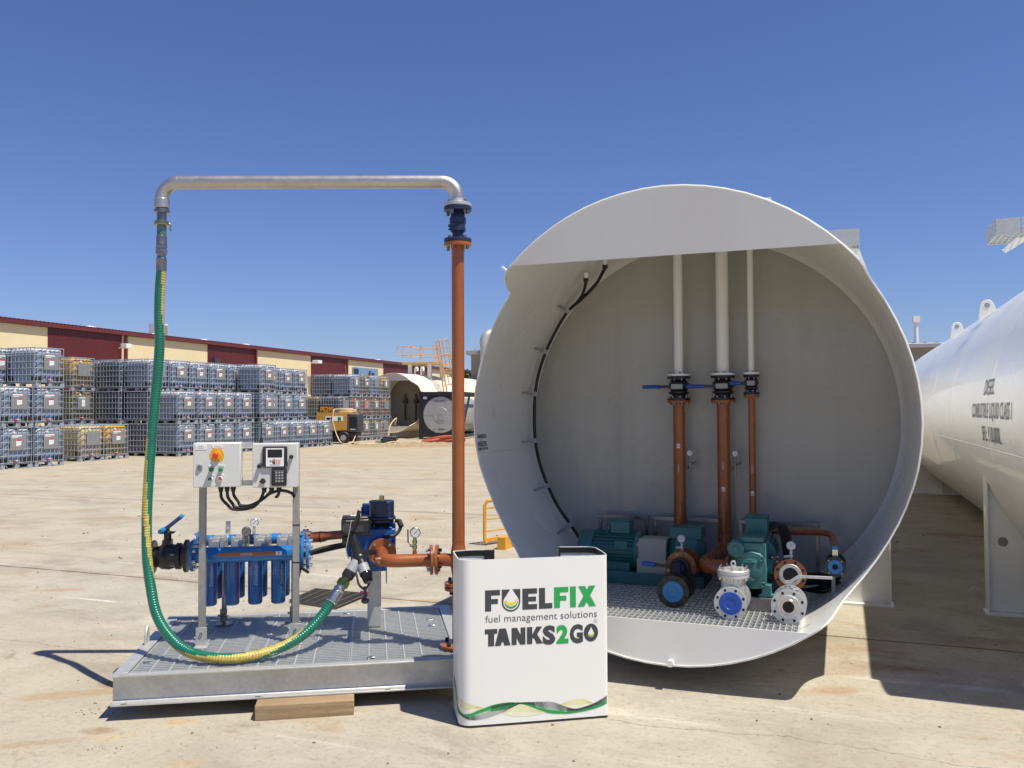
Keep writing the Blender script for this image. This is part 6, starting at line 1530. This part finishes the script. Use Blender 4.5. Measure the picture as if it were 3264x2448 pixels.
m = MB(); m.tube(spline([(1.9, .1, .35), (2.4, 0, .34), (2.9, -.1, .40), (3.3, -.15, .42)], 5), .03, 8); m.cyl((3.0, -.12, .0), (3.0, -.12, .75), .03, n=8); m.bar((3.0, -.2, .08), (3.0, .04, .08), .2, .16); build(m, 'tow_bar', lgrey, ge)
def hose_thing(pts, r, mat, label, fr=GN, m0=8):
    q = spline(pts, m0); m = MB(); m.tube(q, r, 7); return single(m, 'air_hose', mat, label, 'hose', fr, pts[0])
coil = []
for k in range(22): a = 2*pi*k/7.3; coil.append((1.38+.46*cos(a), .45+.33*sin(a), 1.49+.009*k))
hose_thing(coil+[(.92, .1, 1.66), (.86, -.05, 1.55), (.82, -.12, 1.2), (.92, -.16, .8), (1.05, -.22, .45), (1.28, -.4, .12), (1.55, -.6, .04), (1.85, -.5, .08), (1.98, -.3, .4)], .024, hosec, 'cream air hose coiled on the compressor roof and drooping down its side')
hose_thing([(2.0, -.6, .03), (2.6, -.8, .03), (3.0, -.4, .05), (3.3, -.9, .03), (3.0, -1.2, .03), (3.7, -1.0, .04), (4.2, -.5, .05), (3.8, -.3, .12), (3.5, -.8, .04), (4.4, -1.1, .03), (5.3, -.9, .03), (5.9, -.7, .03)], .028, hosec, 'cream air hose lying loosely on the ground beside the compressor')
hose_thing([(3.35, .6, .05), (3.35, .6, .4), (3.42, .8, .9), (3.6, 1.2, 1.2), (3.55, 1.5, 1.1), (3.45, 1.7, .9)], .03, hosec, 'cream hose rising to the open end of the far cream tank')
hose_thing([(4.9, 1.0, .08), (5.4, 1.1, .12), (6.0, 1.5, .22), (6.5, 1.2, .25), (6.9, 1.6, .16), (6.4, 1.9, .1), (5.6, 1.7, .09), (5.0, 1.4, .09), (5.6, 1.3, .24), (6.3, 1.6, .28), (6.9, 1.9, .1)], .085, hoser, 'thick red hose heaped on the ground by the black frame')
bc = [(3.3+.36*cos(a)+.012*k, .3+.26*sin(a), .05+.012*k) for k, a in enumerate([2*pi*k/8 for k in range(24)])]
hose_thing(bc, .055, gdark, 'dark grey hose coiled on the ground in front of the farthest containers')
# ---------------------------------------------------------------- far shed behind the tanks
SH = Fr(-2.86, 60, radians(10))
sh = thing('shed', 'grey-brown shed with a ridge-edge gutter seen behind the white tanks', 'shed', SH, (15, 5, 0))
m = MB(); m.box(0, 42, 0, 18, 0, 5.45); build(m, 'wall', mk_clad('shed_sheeting', (.27, .255, .22), 'X', .3, .7, .5), sh)
m = MB(); m.box(-.3, 42.3, -.35, 18.3, 5.45, 5.75); build(m, 'roof', lgrey, sh, .04)
m = MB()
for k in range(60): m.box(.3+k*.7, .4+k*.7, -.33, 17, 5.751, 5.82)
build(m, 'roof_rib', lgrey, sh)
m = MB(); m.cyl((1.15, -.8, 0), (1.15, -.8, 6.0), .32, n=16); m.tube(spline([(1.15, -.8, 5.9), (1.15, -.8, 6.4), (1.35, -.7, 6.75), (1.8, -.4, 6.9), (2.6, 0, 6.9)], 5), .34, 14); build(m, 'exhaust_duct', galv, sh)
m = MB(); m.cyl((29.4, .6, 5.7), (29.4, .6, 7.15), .14, n=10); m.box(29.2, 29.6, .4, .8, 7.15, 7.55); build(m, 'flue', whitep, sh)
# distant trees
def tree(x, y, h, r, sd, label):
    rnd = random.Random(sd); fr = Fr(x, y, 0)
    t = thing('tree', label, 'tree', fr, (0, 0, 0), 'distant trees beyond the yard')
    m = MB(); m.tube([(0, 0, 0), (.1, 0, h*.3), (0, .1, h*.6)], .2, 8, rad=[.28, .22, .14])
    for k in range(5):
        a = rnd.uniform(0, 2*pi); m.tube([(0, 0, h*.4), (cos(a)*r*.4, sin(a)*r*.4, h*.6), (cos(a)*r*.7, sin(a)*r*.7, h*.75)], .08, 6, rad=[.12, .08, .03])
    build(m, 'trunk', bark, t)
    m = MB()
    for k in range(1800):
        cc = rnd.randrange(9); R = random.Random(sd*31+cc); cx = R.uniform(-.6, .6)*r; cy = R.uniform(-.6, .6)*r; cz = h*R.uniform(.55, .88); rr = r*R.uniform(.3, .5)
        v = Vector((rnd.gauss(0, 1), rnd.gauss(0, 1), rnd.gauss(0, 1))).normalized()*rr*rnd.uniform(.5, 1.05); p = Vector((cx, cy, cz))+v
        a = Vector((rnd.gauss(0, 1), rnd.gauss(0, 1), rnd.gauss(0, 1))).normalized()*.22; b = a.cross(Vector((rnd.gauss(0, 1), rnd.gauss(0, 1), rnd.gauss(0, 1)))).normalized()*.16
        m.add([p-a, p+b, p+a, p-b], [(0, 1, 2, 3)])
    build(m, 'crown', leaf, t)
tree(-5.6, 96, 5.6, 2.4, 3, 'small dark tree at the horizon beside the orange standpipe')
tree(-3.2, 104, 6.0, 2.8, 5, 'wider dark tree at the horizon left of the grey shed')
# ---------------------------------------------------------------- loose things in the yard
gq = Fr(-1.838, 7.266, 0)
m = MB(); A_, B_, C_, D_ = Vector((-1.86, 7.20, 0)), Vector((-1.745, 7.66, 0)), Vector((-1.24, 7.44, 0)), Vector((-1.42, 6.94, 0))
for k in range(27): t_ = k/26; m.bar(A_+(B_-A_)*t_+Vector((0, 0, .014)), D_+(C_-D_)*t_+Vector((0, 0, .014)), .004, .024)
for k in range(7): t_ = k/6; m.bar(A_+(D_-A_)*t_+Vector((0, 0, .024)), B_+(C_-B_)*t_+Vector((0, 0, .024)), .007, .007)
single(m, 'loose_grating', mk('rusty_grating', (.16, .145, .12), .6, .4, .2, 20), 'loose square of steel grating lying flat on the concrete behind the skid', 'grating', W0, (-1.55, 7.3, 0))
# yellow ladder leaning on its side behind the tank
lf = Fr(-.33, 10.2, TA)
m = MB()
m.tube([(.02, 0, .03), (0, 0, .07), (0, 0, .47), (.03, .02, .52), (.10, .15, .53), (.5, 1.0, .53)], .021, 10)
for z in (.16, .30, .43): m.bar((0, 0, z), (.55, 1.2, z), .035, .012)
m.tube([(.3, -.15, .0), (.3, -.15, .06), (.5, .3, .1), (.9, 1.2, .1)], .03, 8); m.box(.26, .36, -.25, .1, 0, .14)
m.bar((.01, 0, .06), (.6, 1.3, .06), .04, .04)
single(m, 'ladder_section', yel_steel, 'yellow ladder section lying on edge behind the open white tank', 'ladder', lf, (0, 0, 0))
# dirt ridge and scattered grit
rnd = random.Random(11); m = MB()
nx, ny = 60, 8; vs = []
for j in range(ny+1):
    for i in range(nx+1):
        x = -8+7.2*i/nx; y = 36.5+5.5*j/ny; e_ = sin(pi*i/nx)*sin(pi*j/ny); vs.append((x+rnd.uniform(-.05, .05), y+rnd.uniform(-.2, .2), -.03+e_*(.10+rnd.uniform(-.05, .10))))
m.add(vs, [(j*(nx+1)+i, j*(nx+1)+i+1, (j+1)*(nx+1)+i+1, (j+1)*(nx+1)+i) for j in range(ny) for i in range(nx)])
single(m, 'dirt_ridge', mk('brown_dirt', (.34, .25, .14), .95, 0, .2, 3, .6, 9), 'low ridge of brown dirt swept across the yard', 'dirt', W0, (-4, 39, 0), kind='structure')
m = MB()
for k in range(800):
    if k < 520: y = rnd.uniform(2.6, 14); x = rnd.uniform(-.75, .75)*y
    elif k < 552: x = rnd.gauss(-2.22, .07); y = rnd.gauss(4.62, .04)
    elif k < 566: x = rnd.gauss(-1.95, .06); y = rnd.gauss(4.12, .03)
    else: y = rnd.uniform(14, 40); x = rnd.uniform(-.6, .1)*y
    s = rnd.choice((.0035, .005, .007, .010)) * (1 if y < 8 else 1.9); n_ = 5
    if 520 <= k < 566: s = rnd.uniform(.002, .007)
    v = [Vector((rnd.uniform(.6, 1.2)*s*cos(2*pi*i/n_), rnd.uniform(.6, 1.2)*s*sin(2*pi*i/n_), 0)) for i in range(n_)]
    c_ = Vector((x, y, 0)); top_ = [c_+q*.55+Vector((0, 0, s*rnd.uniform(.5, .9))) for q in v]; bt = [c_+q for q in v]
    m.add(bt+top_, [list(range(n_, 2*n_))]+[(i, (i+1) % n_, n_+(i+1) % n_, n_+i) for i in range(n_)], 0 if rnd.random() < .75 else 1)
single(m, 'scattered_grit', [mk('grit_brown', (.19, .14, .085), .9, 0, .3, 40), mk('grit_pale', (.40, .34, .26), .9, 0, .2, 40)], 'grit and small clods scattered over the concrete', 'grit', W0, (0, 5, 0), kind='stuff')
m = MB(); rs = random.Random(4)
m.sph((0, 0, .02), .03, 10, sc=(1.2, .8, .8)); m.v = [(x*(1+rs.uniform(-.2, .2)), y*(1+rs.uniform(-.2, .2)), max(0, z*(1+rs.uniform(-.2, .2)))) for x, y, z in m.v]
single(m, 'stone', mk('pale_stone', (.5, .46, .38), .9, 0, .15, 30), 'pale broken stone on the concrete at the right edge', 'stone', Fr(2.93, 4.93, 0), (0, 0, 0))
